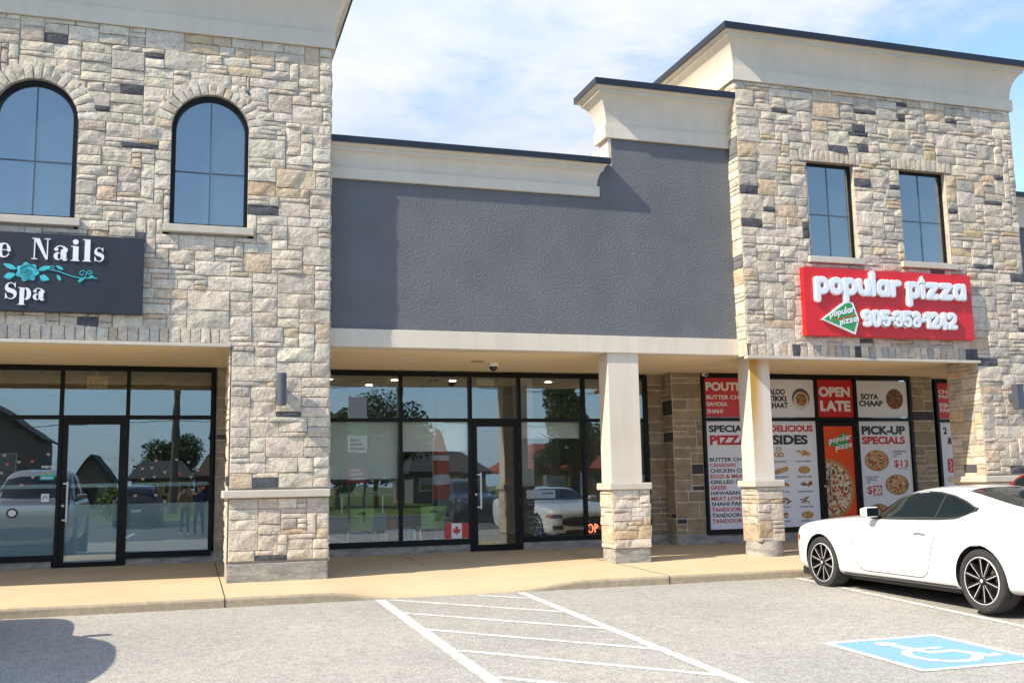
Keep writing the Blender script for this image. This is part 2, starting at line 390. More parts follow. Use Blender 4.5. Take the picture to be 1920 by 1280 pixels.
for x in (-2.6, .44, 5.98, 9.2, 12.3, -5.6, 3.35):
    if x in (3.35,): y0, y1 = 14.95, 16.7
    else: y0, y1 = KY+.035, 16.7
    n = 12
    for k in range(n):
        a = y0+(y1-y0)*k/n; c = y0+(y1-y0)*(k+1)/n
        jb.quad((x-.006, a, walk_z(x, a)+.004), (x+.006, a, walk_z(x, a)+.004), (x+.006, c, walk_z(x, c)+.004), (x-.006, c, walk_z(x, c)+.004))
    if x != 3.35:
        jb.quad((x-.007, KY-.004, GZ(KY)-.01), (x+.007, KY-.004, GZ(KY)-.01), (x+.007, KY-.004, walk_z(x, KY+.03)), (x-.007, KY-.004, walk_z(x, KY+.03)))
tag(jb.build('sidewalk_joints', mj), kind='structure')

# painted lines
def stripe(b, p, q, w, z=.004):
    p, q = Vector(p), Vector(q); d = (q-p).normalized(); nrm = Vector((-d.y, d.x))*w/2
    n = max(1, int((q-p).length/.8))
    for k in range(n):
        a = p+(q-p)*k/n; c = p+(q-p)*(k+1)/n
        cs = [a-nrm, c-nrm, c+nrm, a+nrm]; b.quad(*[(v.x, v.y, GZ(v.y)+z) for v in cs])
for nm, segs in (('aisle_marking', [((2.20, 12.16), (2.17, 4.2), .115), ((3.94, 12.16), (3.84, 4.2), .105)]),):
    b = MB()
    for s in segs: stripe(b, *s)
    for k in range(7):
        yl = 13.33-1.15*k; yr = yl-1.72
        p = Vector((2.25, yl)); q = Vector((3.87, yr))
        if yl > 12.12: p = p+(q-p)*((yl-12.12)/(yl-yr))
        stripe(b, p, q, .085, .003)
    tag(b.build(nm, M_LINE), kind='structure')
b = MB(); stripe(b, (7.84, 12.16), (7.50, 6.9), .10); tag(b.build('bay_line', M_LINE), kind='structure')
b = MB(); stripe(b, (10.75, 12.16), (10.55, 6.0), .10); tag(b.build('bay_line', M_LINE), kind='structure')
b = MB(); stripe(b, (-1.75, 1.5), (-1.62, -2.5), .10); tag(b.build('bay_line', M_LINE), kind='structure')

# accessible bay symbol, upright for a driver coming from the right: figure lies along X
hc = empty('accessible_bay_symbol', (5.91, 7.26, GZ(7.26)), 'blue painted wheelchair square with white border on the grey asphalt', 'road marking')
def ground_poly(name, contours, mat, z, parent):
    b = MB(); cs = [[Vector((p[0], p[1], 0)) for p in c] for c in contours]; fl = [p for c in cs for p in c]
    fs = []
    for t in tessellate_polygon(cs):
        a, bb, c = (fl[i] for i in t); fs.append(list(t) if (bb-a).cross(c-a).z > 0 else [t[0], t[2], t[1]])
    b.add([(p.x, p.y, GZ(p.y)+z) for p in fl], fs); return b.build(name, mat, parent)
def rect(x0, x1, y0, y1): return [(x0, y0), (x1, y0), (x1, y1), (x0, y1)]
def skew(pts): return [(x-.0*(y-7.3), y) for x, y in pts]
HX0, HX1, HY0, HY1 = 5.30, 6.52, 6.60, 7.92
ground_poly('border', [rect(HX0, HX1, HY0, HY1), rect(HX0+.08, HX1-.08, HY0+.08, HY1-.08)], M_LINE, .004, hc)
ground_poly('field', [rect(HX0+.08, HX1-.08, HY0+.08, HY1-.08)], M_BLUEP, .003, hc)
def ribbon2(pts, ws):
    """outline of a stroke with round ends; ws one width or one per point"""
    pts = [Vector((p[0], p[1])) for p in pts]; n = len(pts)
    if not isinstance(ws, (list, tuple)): ws = [ws]*n
    Lf, Rt = [], []
    for i, p in enumerate(pts):
        d = pts[min(i+1, n-1)]-pts[max(i-1, 0)]; d.normalize(); nn = Vector((-d.y, d.x))*ws[i]/2
        Lf.append(p+nn); Rt.append(p-nn)
    def capp(p, a0, w, k=5): return [p+Vector((cos(a0-pi*j/(k+1)), sin(a0-pi*j/(k+1))))*w/2 for j in range(1, k+1)]
    dE = pts[-1]-pts[-2]; aE = atan2(dE.y, dE.x)+pi/2; dS = pts[0]-pts[1]; aS = atan2(dS.y, dS.x)+pi/2
    out = Lf+(capp(pts[-1], aE, ws[-1]) if ws[-1] > .002 else [])+Rt[::-1]+(capp(pts[0], aS, ws[0]) if ws[0] > .002 else [])
    return [(v.x, v.y) for v in out]
def arc(cx, cy, rx, ry, a0, a1, n=18): return [(cx+rx*cos(radians(a0+(a1-a0)*i/n)), cy+ry*sin(radians(a0+(a1-a0)*i/n))) for i in range(n+1)]
# wheelchair figure drawn in u (forward) v (up); up points towards -Y... the sign faces the kerb side
def hcmap(pts): return [(5.90+u, 7.22-v) for u, v in pts]
fig = [ribbon2([(-.10, -.36), (-.05, -.10), (-.03, .0), (.22, .0), (.34, .28), (.43, .25)], .10), ribbon2(arc(.0, .12, .27, .27, 250, 10, 20), .085), ribbon2([(-.06, -.14), (.18, -.14)], .07)]
for k, s in enumerate(fig): ground_poly('figure_stroke', [hcmap(s)], M_LINE, .0045+.0006*k, hc)
ground_poly('figure_head', [hcmap([(-.12+.095*cos(2*pi*i/16), -.43+.095*sin(2*pi*i/16)) for i in range(16)])], M_LINE, .0062, hc)

# ------------------------------------------------------------------ stonework
PAL_L = [((.70, .61, .49), 30), ((.74, .66, .55), 26), ((.67, .59, .485), 22), ((.66, .53, .385), 7), ((.60, .535, .45), 10), ((.11, .11, .125), 3.6), ((.66, .50, .33), 1.5), ((.61, .515, .42), 6)]
PAL_R = [((.66, .57, .45), 28), ((.71, .625, .51), 24), ((.50, .455, .39), 17), ((.64, .50, .35), 8), ((.11, .11, .125), 4.5), ((.59, .52, .43), 14), ((.63, .48, .29), 1.5)]
def pick(rng, pal):
    t = rng.random()*sum(w for _, w in pal)
    for c, w in pal:
        t -= w
        if t <= 0: break
    k = rng.uniform(.94, 1.08); return tuple(x*k*rng.uniform(.98, 1.02) for x in c)
def stone_patch(B, T, corners, rng, rough=1.0, gap=.0035, cell=.045, proud=0.012, edge=.006, col=(.5, .45, .4)):
    """one rock-faced stone over four (u, z) corners (ll, lr, ur, ul); T maps (u, z, depth) to the world"""
    c = [Vector(p) for p in corners]; ctr = sum(c, Vector((0, 0)))/4
    w = ((c[1]-c[0]).length+(c[2]-c[3]).length)/2; h = ((c[3]-c[0]).length+(c[2]-c[1]).length)/2
    if w < .02 or h < .02: return
    nx = max(3, min(12, int(w/cell)+1)); nz = max(3, min(8, int(h/cell)+1))
    gu, gv = min(.2, gap/w), min(.2, gap/h)
    rough *= .82; base = proud+rng.uniform(0, .010)*rough
    planes = [(base+rng.uniform(.006, .018)*rough, 0, 0)]
    for _ in range(rng.choice((2, 3, 3, 4))):
        a = rng.uniform(0, 2*pi); s = rng.uniform(.05, .26)*rough
        planes.append((base+rng.uniform(.005, .02)*rough, cos(a)*s, sin(a)*s))
    sd = rng.uniform(0, 500); vs = []; fs = []
    us = [gu+(1-2*gu)*i/nx for i in range(nx+1)]; vv = [gv+(1-2*gv)*j/nz for j in range(nz+1)]
    us = [us[0], us[0]+.004/w]+us[1:-1]+[us[-1]-.004/w, us[-1]]; vv = [vv[0], vv[0]+.004/h]+vv[1:-1]+[vv[-1]-.004/h, vv[-1]]
    for j, v in enumerate(vv):
        for i, u in enumerate(us):
            p = c[0]*(1-u)*(1-v)+c[1]*u*(1-v)+c[2]*u*v+c[3]*(1-u)*v; q = p-ctr
            d = min(a+bx*q.x+bz*q.y for a, bx, bz in planes)
            d += (mnoise.noise((p.x*9+sd, p.y*9, sd))*.007+mnoise.noise((p.x*26+sd, p.y*26, 3+sd))*.0035)*rough
            d = max(d, proud*.5)
            if i in (0, len(us)-1) or j in (0, len(vv)-1): d = .001
            elif i in (1, len(us)-2) or j in (1, len(vv)-2): d = max(proud*.6, d-edge*rough)
            if 1 < i < len(us)-2: p = p+Vector((rng.uniform(-.006, .006), 0))
            vs.append(T(p.x, p.y, d))
    n = len(us)
    for j in range(len(vv)-1):
        for i in range(n-1): fs.append([j*n+i, j*n+i+1, (j+1)*n+i+1, (j+1)*n+i])
    B.col = col; B.add(vs, fs)
def ashlar(B, T, u0, u1, z0, z1, rng, pal, blocked=None, rough=1.0, cu=.041, cz=.066, mortar=(.44, .40, .345), wscale=1.0, gap=.0035):
    nu = max(1, int(round((u1-u0)/cu))); nz = max(1, int(round((z1-z0)/cz))); cu = (u1-u0)/nu; cz = (z1-z0)/nz
    occ = [[False]*nu for _ in range(nz)]
    if blocked:
        for j in range(nz):
            for i in range(nu):
                if blocked(u0+(i+.5)*cu, z0+(j+.5)*cz): occ[j][i] = True
    B.col = mortar
    for j in range(nz):                           # mortar bed behind the stones
        i = 0
        while i < nu:
            if occ[j][i]: i += 1; continue
            k = i
            while k < nu and not occ[j][k]: k += 1
            a, b, c, d = u0+i*cu, u0+k*cu, z0+j*cz, z0+(j+1)*cz
            B.quad(T(a, c, 0), T(b, c, 0), T(b, d, 0), T(a, d, 0)); i = k
    wr = {1: (4, 11), 2: (5, 11), 3: (6, 12), 4: (9, 13)}
    last = None
    for j in range(nz):
        i = 0
        while i < nu:
            if occ[j][i]: i += 1; continue
            k = i
            while k < nu and not occ[j][k]: k += 1
            free = k-i
            h = rng.choices((1, 2, 3, 4), (34, 40, 20, 6))[0]; h = min(h, nz-j)
            a, b = wr[h]; w = int(round(rng.randint(a, b)*wscale)); w = max(2, w)
            if free-w < 3: w = free if free <= w+2 else free//2
            w = min(w, free)
            while h > 1 and any(occ[j+y][i+x] for y in range(1, h) for x in range(w)): h -= 1
            for y in range(h):
                for x in range(w): occ[j+y][i+x] = True
            col = pick(rng, pal)
            if col[0] < .15 and (h > 2 or w*cu > .5 or last == 'dark'): col = pick(rng, pal[:4])
            last = 'dark' if col[0] < .15 else 'light'
            stone_patch(B, T, [(u0+i*cu, z0+j*cz), (u0+(i+w)*cu, z0+j*cz), (u0+(i+w)*cu, z0+(j+h)*cz), (u0+i*cu, z0+(j+h)*cz)], rng, rough*rng.uniform(.7, 1.2), gap=gap, col=col)
            i += w
def front(Y): return lambda u, z, d: (u, Y-d, z)
def face_left(X): return lambda u, z, d: (X-d, u, z)      # looks towards -X; u runs along Y (mirrored winding is harmless)
def face_right(X): return lambda u, z, d: (X+d, u, z)
def backing(B, T, u0, u1, z0, z1, d=-.008):
    B.col = (.44, .40, .345); B.quad(T(u0, z0, d), T(u1, z0, d), T(u1, z1, d), T(u0, z1, d))
def soldier(B, T, u0, u1, z0, z1, rng, pal, w=.115, rough=.9):
    backing(B, T, u0-.03, u1+.06, z0, z1+.07, -.0045)
    n = max(1, int(round((u1-u0)/w))); xs = [u0]
    for k in range(n): xs.append(u0+(u1-u0)*(k+1)/n+(rng.uniform(-.018, .018) if k < n-1 else 0))
    for k in range(n): stone_patch(B, T, [(xs[k], z0), (xs[k+1], z0), (xs[k+1], z1), (xs[k], z1)], rng, rough, col=pick(rng, pal[:5]))

def cornice_profile(zb, zt, p):
    """(projection, z) from the trim's underside to the coping: flat trim, cove, two fillets"""
    h = zt-zb; tr = .115*h/.62+.05
    out = [(-.02, zb), (.05, zb), (.05, zb+tr), (.022, zb+tr)]
    z0 = zb+tr; z1 = zt-.17; q = p-.09
    for k in range(1, 13):
        t = k/12*radians(66); out.append((.022+(q-.022)*(1-cos(t))/(1-cos(radians(66))), z0+(z1-z0)*sin(t)/sin(radians(66))))
    out += [(q+.02, z1+.002), (q+.02, z1+.055), (q+.045, z1+.06), (q+.055, z1+.075), (q+.055, zt-.085), (p-.01, zt-.08)]
    return out
def cornice(path, prof, name, mat, parent, smooth=True):
    """sweeps the profile along an XY path (list of points), mitred; outward is to the right of travel"""
    b = MB(); P = [Vector(p) for p in path]; n = len(P); rows = []
    for i, p in enumerate(P):
        nrm = []
        if i > 0: d = (P[i]-P[i-1]).normalized(); nrm.append(Vector((d.y, -d.x)))
        if i < n-1: d = (P[i+1]-P[i]).normalized(); nrm.append(Vector((d.y, -d.x)))
        if len(nrm) == 2: m = (nrm[0]+nrm[1]); m = m/(m.dot(nrm[0]))
        else: m = nrm[0]
        rows.append([(p.x+m.x*q, p.y+m.y*q, z) for q, z in prof])
    k = len(prof)
    for i in range(n-1):
        vs = rows[i]+rows[i+1]
        b.add(vs, [[j, k+j, k+j+1, j+1] for j in range(k-1)])
    for i in (0, n-1):                            # close the open ends
        b.add(rows[i], [list(range(k))])
    return b.build(name, mat, parent, smooth=smooth, angle=28)
def coping(path, z0, z1, out, depth, name, mat, parent):
    b = MB(); P = [Vector(p) for p in path]; n = len(P); rows = []
    for i, p in enumerate(P):
        nrm = []
        if i > 0: d = (P[i]-P[i-1]).normalized(); nrm.append(Vector((d.y, -d.x)))
        if i < n-1: d = (P[i+1]-P[i]).normalized(); nrm.append(Vector((d.y, -d.x)))
        if len(nrm) == 2: m = (nrm[0]+nrm[1]); m = m/(m.dot(nrm[0]))
        else: m = nrm[0]
        rows.append([(p.x+m.x*q, p.y+m.y*q, z) for q, z in ((-depth, z1), (out, z1), (out, z0), (out-.06, z0+.004), (-depth, z0+.004))])
    for i in range(n-1):
        vs = rows[i]+rows[i+1]; b.add(vs, [[j, (j+1) % 5, 5+(j+1) % 5, 5+j] for j in range(5)])
    for i in (0, n-1): b.add(rows[i], [[0, 1, 2, 3, 4]])
    return b.build(name, mat, parent)
# ------------------------------------------------------------------ the plaza building, three fronts
G = 16.8; T1 = 13.68; T2 = 13.66; GW = 13.94; BM = 13.91; PZ = 16.42; SOF = 3.035
rng = random.Random(7)

# ---- left front: stone tower over the nail salon
tl = empty('stone_storefront', (-3.2, T1, 0), 'pale stone front with two arched upper windows over the nail salon', 'building')
TL0, TL1 = -8.2, 1.79
def in_arch(u, z, cx, r, zs, zb, m): return (abs(u-cx) < r+m and zb-m < z < zs) or (z >= zs and (u-cx)**2+(z-zs)**2 < (r+m)**2)
ARCH = [(.197, .497, 5.87, 4.555), (-1.95, .497, 5.87, 4.555), (-4.10, .497, 5.87, 4.555)]
def blk(u, z):
    if z < 3.0 and -6.8 < u < .505: return True
    if 3.0 < z < 3.20 and -6.8 < u < .50: return True
    for cx, r, zs, zb in ARCH:
        if in_arch(u, z, cx, r, zs, zb, .0) or (z > zs and (u-cx)**2+(z-zs)**2 < (r+.12)**2): return True
        if abs(u-cx) < r+.06 and zb-.10 < z < zb: return True
    if 1.0 < z < 1.10: return True
    if z < .17: return True
    return False
B = MB(); F = front(T1)
backing(B, F, .505, TL1, -.1, 3.3); backing(B, F, -6.8, .60, 3.02, 3.30)
for cx, r, zs, zb in ARCH:
    for sx in (-1, 1): backing(B, F, cx+sx*r-(.08 if sx < 0 else 0), cx+sx*r+(.08 if sx > 0 else 0), zb-.15, zs+.1)
    backing(B, F, cx-r-.1, cx+r+.1, zb-.2, zb)
ashlar(B, F, TL0, TL1, 0.0, 7.20, rng, PAL_L, blk)
soldier(B, F, -6.8, .50, 3.0, 3.20, rng, PAL_L, .125, .5)
for cx, r, zs, zb in ARCH:                        # voussoirs and the stone reveals
    n = 17
    Fv = front(T1-.006)
    for k in range(n):
        a0 = pi*k/n; a1 = pi*(k+1)/n; ri, ro = r, r+.235
        P = lambda rr, a: (cx+rr*cos(a), zs+rr*sin(a))
        stone_patch(B, Fv, [P(ri, a1), P(ri, a0), P(ro, a0), P(ro, a1)], rng, .8, gap=.005, col=pick(rng, PAL_L[:4]))
        B.col = (.42, .37, .30)
        B.quad(*[(cx+r*cos(a), y, zs+r*sin(a)) for a, y in ((a0, T1-.01), (a1, T1-.01), (a1, T1+.16), (a0, T1+.16))])
        B.quad(*[(cx+rr*cos(a), T1-.003, zs+rr*sin(a)) for rr, a in ((r, a0), (r+.24, a0), (r+.24, a1), (r, a1))])
    for sx in (-1, 1): B.quad((cx+sx*r, T1-.01, zb), (cx+sx*r, T1+.16, zb), (cx+sx*r, T1+.16, zs), (cx+sx*r, T1-.01, zs))
# right flank of the tower and the pier's sides
ashlar(B, face_right(TL1), T1, T1+.9, 3.3, 7.20, rng, PAL_L)
ashlar(B, face_right(TL1), T1, T1+.72, .17, 3.3, rng, PAL_L, lambda u, z: 1.0 < z < 1.10)
ashlar(B, face_left(.505), T1, T1+.72, .17, 3.0, rng, PAL_L, lambda u, z: 1.0 < z < 1.10)
B.col = (.5, .46, .4); B.box(.505, TL1, T1+.72, T1+.73, 0, 3.0)
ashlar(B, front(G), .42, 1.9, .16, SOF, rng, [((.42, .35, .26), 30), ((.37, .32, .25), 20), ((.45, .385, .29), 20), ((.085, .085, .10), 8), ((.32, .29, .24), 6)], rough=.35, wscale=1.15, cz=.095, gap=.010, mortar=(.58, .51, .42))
for T, z0 in ((face_right(TL1), .1), (face_left(.505), .1)): backing(B, T, T1, T1+.72, z0, 3.3 if T(0, 0, 0)[0] > 1 else 3.0)
B.build('stone_wall', M_STONE, tl, colors=True)
b = MB(); b.bbox(.50-.06, TL1+.015, T1-.075, T1+.78, 1.0, 1.10, .012); b.build('stone_band', M_CAST, tl)
b = MB(); b.bbox(.505, TL1-.012, T1-.012, T1+.74, -.12, .17, .01); b.build('footing', M_FOOT, tl)
b = MB(); b.box(.36, 1.9, G-.02, G+.2, -.1, .16); b.box(-6.8, -1.90, G-.015, G+.2, -.1, .10); b.box(-.86, .36, G-.015, G+.2, -.1, .10); b.build('plinth', M_FOOT, tl)
b = MB(); b.bbox(-6.8, .505, T1-.03, T1+.06, 2.955, 3.0, .006); b.build('lintel', M_CAST, tl)
b = MB(); b.box(-6.8, .505, T1+.06, G+.1, SOF, SOF+.1); b.box(.505, 1.86, T1+.72, G+.1, SOF, SOF+.1)
b.box(-6.8, .505, T1+.06, T1+.08, 2.96, SOF); b.build('soffit', M_SOFFIT, tl)
prof = cornice_profile(7.20, 8.12, .30)
cornice([(TL0, T1), (TL1, T1), (TL1, T1+5)], prof, 'cornice', M_CORNICE, tl)
coping([(TL0, T1), (TL1, T1), (TL1, T1+5)], 8.04, 8.14, .32, .3, 'coping', M_COPING, tl)
b = MB(); b.box(TL0, TL1-.02, T1+.17, T1+.3, 3.1, 8.04); b.box(TL1-.3, TL1-.02, T1+.3, 24.5, 3.1, 8.04); b.box(TL0, TL0+.2, T1+.3, 24.5, 0, 8.04); b.box(TL0, TL1, 24.5, 24.7, 0, 8.04); b.box(TL0+.2, TL1-.3, T1+.3, 24.5, 7.3, 7.45)
b.build('shell', M_CREAM, tl)
def frame_arch(cx, r, zs, zb, y, w, d):
    o = [(cx-r, zb), (cx+r, zb)]+[(cx+r*cos(pi*k/32), zs+r*sin(pi*k/32)) for k in range(33)]
    q = r-w; i = [(cx-q, zb+w*.8), (cx+q, zb+w*.8)]+[(cx+q*cos(pi*k/32), zs+q*sin(pi*k/32)) for k in range(33)]
    bb = MB(); bb.shape([o, i], y, d); return bb, i
M_MUNTIN = flat('muntin', (.075, .095, .11), .4)
for cx, r, zs, zb in ARCH:
    fb, inner = frame_arch(cx, r-.004, zs, zb, T1+.045, .05, .10)
    fr = fb.build('arched_window', M_BLACK, tl)
    b = MB(); b.shape([inner], T1+.10, .02); b.build('pane', M_SPANDREL, fr)
    b = MB(); b.box(cx-.008, cx+.008, T1+.088, T1+.099, zb+.04, zs+r-.06); b.box(cx-r+.05, cx-.0115, T1+.088, T1+.099, 5.30, 5.316); b.box(cx+.0115, cx+r-.05, T1+.088, T1+.099, 5.30, 5.316); b.build('muntin', M_MUNTIN, fr)
    b = MB(); b.bbox(cx-r-.08, cx+r+.08, T1-.07, T1+.06, zb-.10, zb, .008); b.build('sill', M_CAST, fr)

def storefront(parent, Y, xs, zsill, ztr, ztop, door_bay, door_z, glass_z=.03, gm=M_GLASS, fw=.055, skip=()):
    """black aluminium framing; xs mullion centres; returns the frame part, pane parts under it"""
    b = MB(); d0, d1 = Y-.05, Y+.06; h = fw/2
    x0, x1 = xs[0], xs[-1]
    for i, x in enumerate(xs):
        lo = zsill-.09 if i not in (door_bay, door_bay+1) else door_z
        b.box(x-h, x+h, d0, d1, lo, ztop)
    for i in range(len(xs)-1):
        a, c = xs[i]+h, xs[i+1]-h
        b.box(a, c, d0+.002, d1, ztop-.075, ztop); b.box(a, c, d0+.002, d1, ztr-.035, ztr+.025)
        if i != door_bay: b.box(a, c, d0+.002, d1, zsill-.09, zsill)
    fr = b.build('window_frame', M_BLACK, parent)
    for i in range(len(xs)-1):
        a, c = xs[i]+h-.005, xs[i+1]-h+.005
        for z0, z1, hi in ((zsill-.005, ztr-.03, 0), (ztr+.02, ztop-.07, 1)):
            if i == door_bay and not hi: continue
            if (i, hi) in skip: continue
            p = MB(); p.box(a, c, Y+.002, Y+.010, z0, z1); p.build('pane', gm, fr)
    return fr
def glass_door(parent, Y, x0, x1, z0, z1, hinge_right=True, gm=M_GLASS, film=None):
    b = MB(); s = .075; y0, y1 = Y-.045, Y+.01
    b.box(x0, x0+s, y0, y1, z0, z1); b.box(x1-s, x1, y0, y1, z0, z1); b.box(x0+s, x1-s, y0+.001, y1, z1-.075, z1); b.box(x0+s, x1-s, y0+.001, y1, z0, z0+.10)
    b.box(x0+.03, x1-.03, y0-.012, y0, z0+.005, z0+.03)
    d = b.build('door', M_BLACK, parent)
    p = MB(); p.box(x0+s-.004, x1-s+.004, Y-.018, Y-.010, z0+.096, z1-.071); p.build('door_pane', gm, d)
    hx = x0+.05 if hinge_right else x1-.05; sg = 1 if hinge_right else -1
    h = MB(); yb = y0-.085
    h.tube([(hx, y0, z0+.73), (hx, yb, z0+.73)], .011, 8); h.tube([(hx, y0, z0+1.27), (hx, yb, z0+1.27)], .011, 8)
    h.box(hx-.014+sg*.055, hx+.014+sg*.055, yb-.016, yb+.010, z0+.70, z0+1.30)
    h.box(min(hx, hx+sg*.055), max(hx, hx+sg*.055), yb-.012, yb+.008, z0+.718, z0+.742); h.box(min(hx, hx+sg*.055), max(hx, hx+sg*.055), yb-.012, yb+.008, z0+1.258, z0+1.282)
    h.build('handle', M_STEEL, d)
    l = MB(); l.lathe([(.0, 0), (.022, 0), (.022, .012), (.012, .016), (.0, .016)], 14, Matrix.Translation((hx-sg*.005, y0, z0+.94)) @ Matrix.Rotation(pi/2, 4, 'X')); l.build('lock', M_STEEL, d)
    for hz in (.12, .75, 1.35, 1.95):
        q = MB(); xx = x1+.004 if hinge_right else x0-.004; q.tube([(xx, y0-.012, z0+hz), (xx, y0-.012, z0+hz+.12)], .009, 8); q.build('hinge', M_DARK, d)
    return d
LX = [-4.75, -3.0+.05, -1.842, -.895, .36]
lf = storefront(tl, G, LX, .19, 2.245, SOF-.005, 2, -.02)
glass_door(tl, G, LX[2]+.035, LX[3]-.03, -.03, 2.205)
b = MB()
for x0, x1 in ((LX[1]+.03, LX[2]-.03), (LX[3]+.03, LX[4]-.03)):
    b.box(x0, x1, G+.014, G+.016, .19, .92); b.box(x0, x1, G+.014, G+.016, 1.175, 1.235)
b.box(LX[2]+.11, LX[3]-.105, G+.002, G+.004, .07, .92); b.box(LX[2]+.11, LX[3]-.105, G+.002, G+.004, 1.175, 1.235)
b.build('frosted_film', M_FROST, tl)

# ---- middle front: dark stucco over the vacant-looking office
tm = empty('stucco_storefront', (5.0, GW, 0), 'dark grey stucco storefront with cream cornices between two stone towers', 'building')
MX0, MX1 = 1.79, 8.17
b = MB(); b.box(MX0, MX1, GW, GW+.25, 3.27, 5.43); b.box(5.7, MX1, GW, GW+.25, 5.4305, 5.93); b.box(6.12, MX1, GW, GW+.25, 5.9305, 6.36); b.build('stucco_wall', M_GREY, tm)
b = MB(); b.box(6.07, 6.119, GW-.002, GW+.345, 5.935, 6.40); b.build('return_trim', M_CREAM, tm)
b = MB(); b.bbox(MX0, MX1+.0, BM, GW+.3, SOF-.002, 3.285, .006); b.build('beam', M_CREAM, tm)
b = MB(); b.box(MX0-.0, 8.17, GW+.3, G+.1, SOF, SOF+.1); b.build('soffit', M_SOFFIT, tm)
LC0, LC1 = MX0, 5.835
cornice([(LC0, GW), (LC1, GW), (LC1, GW+.25)], cornice_profile(5.42, 5.98, .18), 'cornice', M_CORNICE, tm)
coping([(LC0, GW), (LC1, GW), (LC1, GW+.25)], 5.905, 5.995, .195, .25, 'coping', M_COPING, tm)
cornice([(7.2, 14.30), (6.06, 14.30), (6.06, GW), (MX1+.02, GW)], cornice_profile(6.37, 7.20, .27), 'cornice', M_CORNICE, tm)
coping([(7.2, 14.30), (6.06, 14.30), (6.06, GW), (MX1+.02, GW)], 7.12, 7.22, .285, .17, 'coping', M_COPING, tm)
b = MB(); b.box(6.12, MX1, GW+.25, 24.5, 6.2, 6.35); b.box(MX0, 6.1, GW+.25, 24.5, 5.3, 5.45); b.box(6.12, MX1, GW+.2505, 14.28, 5.45, 6.36); b.box(6.10, MX1, GW+.03, 14.27, 6.3605, 7.15); b.box(MX0, MX1, 24.5, 24.7, 0, 6.2); b.build('roof', M_CREAM, tm)
def column(parent, x0, x1, yf, dep, stub=False):
    p = MB(); p.bbox(x0, x1, yf, yf+dep, 1.10, SOF+.002, .008); sh = p.build('column', M_CREAM, parent)
    p = MB(); p.bbox(x0-.055, x1+.115, yf-.09, yf+dep+.08, 1.0, 1.10, .012); p.build('column_cap', M_CAST, sh)
    bx0, bx1, by0, by1 = x0-.0, x1+.085, yf-.045, yf+dep+.05
    S = MB(); zb = .17 if stub else .155; rough = .8
    for T, u0, u1 in ((front(by0), bx0, bx1), (face_left(bx0), by0, by1), (face_right(bx1), by0, by1), (lambda u, z, d: (u, by1+d, z), bx0, bx1)):
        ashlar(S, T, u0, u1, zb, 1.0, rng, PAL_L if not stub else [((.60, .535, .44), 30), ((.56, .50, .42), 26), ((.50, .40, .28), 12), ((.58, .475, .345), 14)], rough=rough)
    S.col = (.4, .37, .32); S.quad((bx0, by0, zb), (bx1, by0, zb), (bx1, by1, zb), (bx0, by1, zb))
    S.build('stone_base', M_STONE, sh, colors=True)
    p = MB()
    if stub: p.lathe([(.285, -.15), (.285, .06), (.27, .175)], 28, Matrix.Translation(((bx0+bx1)/2-.005, (by0+by1)/2, 0)))
    else: p.bbox(bx0+.005, bx1-.005, by0+.005, by1-.005, -.15, .155, .012)
    p.build('footing', M_FOOT, sh, smooth=stub, angle=40)
    return sh
column(tm, 5.955, 6.46, 13.955, .36)
MXS = [1.72, 3.385, 4.59, 5.47, 6.67, 7.88]
storefront(tm, G, MXS, .215, 2.205, SOF-.02, 2, 0)
glass_door(tm, G, MXS[2]+.035, MXS[3]-.03, 0.005, 2.165)
b = MB(); b.box(1.8, MXS[2]-.02, G-.03, G+.2, -.1, .122); b.box(MXS[3]+.02, 7.93, G-.03, G+.2, -.1, .122); b.build('plinth', M_FOOT, tm)
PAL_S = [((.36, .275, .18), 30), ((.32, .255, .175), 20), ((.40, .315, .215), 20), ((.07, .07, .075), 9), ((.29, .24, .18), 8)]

# ---- right front: stone tower over the pizza shop
tr = empty('stone_storefront', (10.9, T2, 0), 'tan stone front with two square upper windows above the pizza shop', 'building')
TR0, TR1 = 8.165, 13.60
WIN = [(9.40, 10.30), (11.17, 12.12)]; WZ0, WZ1 = 4.615, 6.19
PI0 = 12.5
def blk2(u, z):
    if z < 3.0 and u < PI0: return True
    if 3.0 < z < 3.20 and u < PI0-.0: return True
    for a, c in WIN:
        if a < u < c and WZ0-.10 < z < WZ1: return True
        if a-.13 < u < c+.13 and WZ1 <= z < WZ1+.20: return True
        if a-.07 < u < c+.07 and WZ0-.10 < z < WZ0: return True
    if 1.0 < z < 1.10 or z < .17: return True
    return False
B = MB(); backing(B, front(T2), PI0, TR1, -.1, 3.3); backing(B, front(T2), TR0+.02, PI0+.1, 3.02, 3.30)
for a, c in WIN:
    backing(B, front(T2), a-.2, a, WZ0-.2, WZ1+.28); backing(B, front(T2), c, c+.2, WZ0-.2, WZ1+.28); backing(B, front(T2), a, c, WZ0-.2, WZ0); backing(B, front(T2), a, c, WZ1, WZ1+.28)
ashlar(B, front(T2), TR0, TR1, 0, 7.42, rng, PAL_R, blk2)
soldier(B, front(T2), TR0+.06, PI0, 3.0, 3.20, rng, PAL_R, .125, .5)
for a, c in WIN:
    soldier(B, front(T2-.003), a-.13, c+.13, WZ1, WZ1+.20, rng, PAL_R[:2], .10, .5)
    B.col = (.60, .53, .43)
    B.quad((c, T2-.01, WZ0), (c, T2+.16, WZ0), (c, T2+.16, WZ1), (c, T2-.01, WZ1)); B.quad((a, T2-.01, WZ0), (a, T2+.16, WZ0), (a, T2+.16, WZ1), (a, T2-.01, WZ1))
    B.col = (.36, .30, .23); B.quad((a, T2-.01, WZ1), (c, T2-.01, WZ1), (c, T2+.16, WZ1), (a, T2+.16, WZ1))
ashlar(B, face_left(TR0), T2, GW+.02, 3.0, 7.42, rng, PAL_L[:4]+[((.2, .2, .2), 4)], rough=.6)
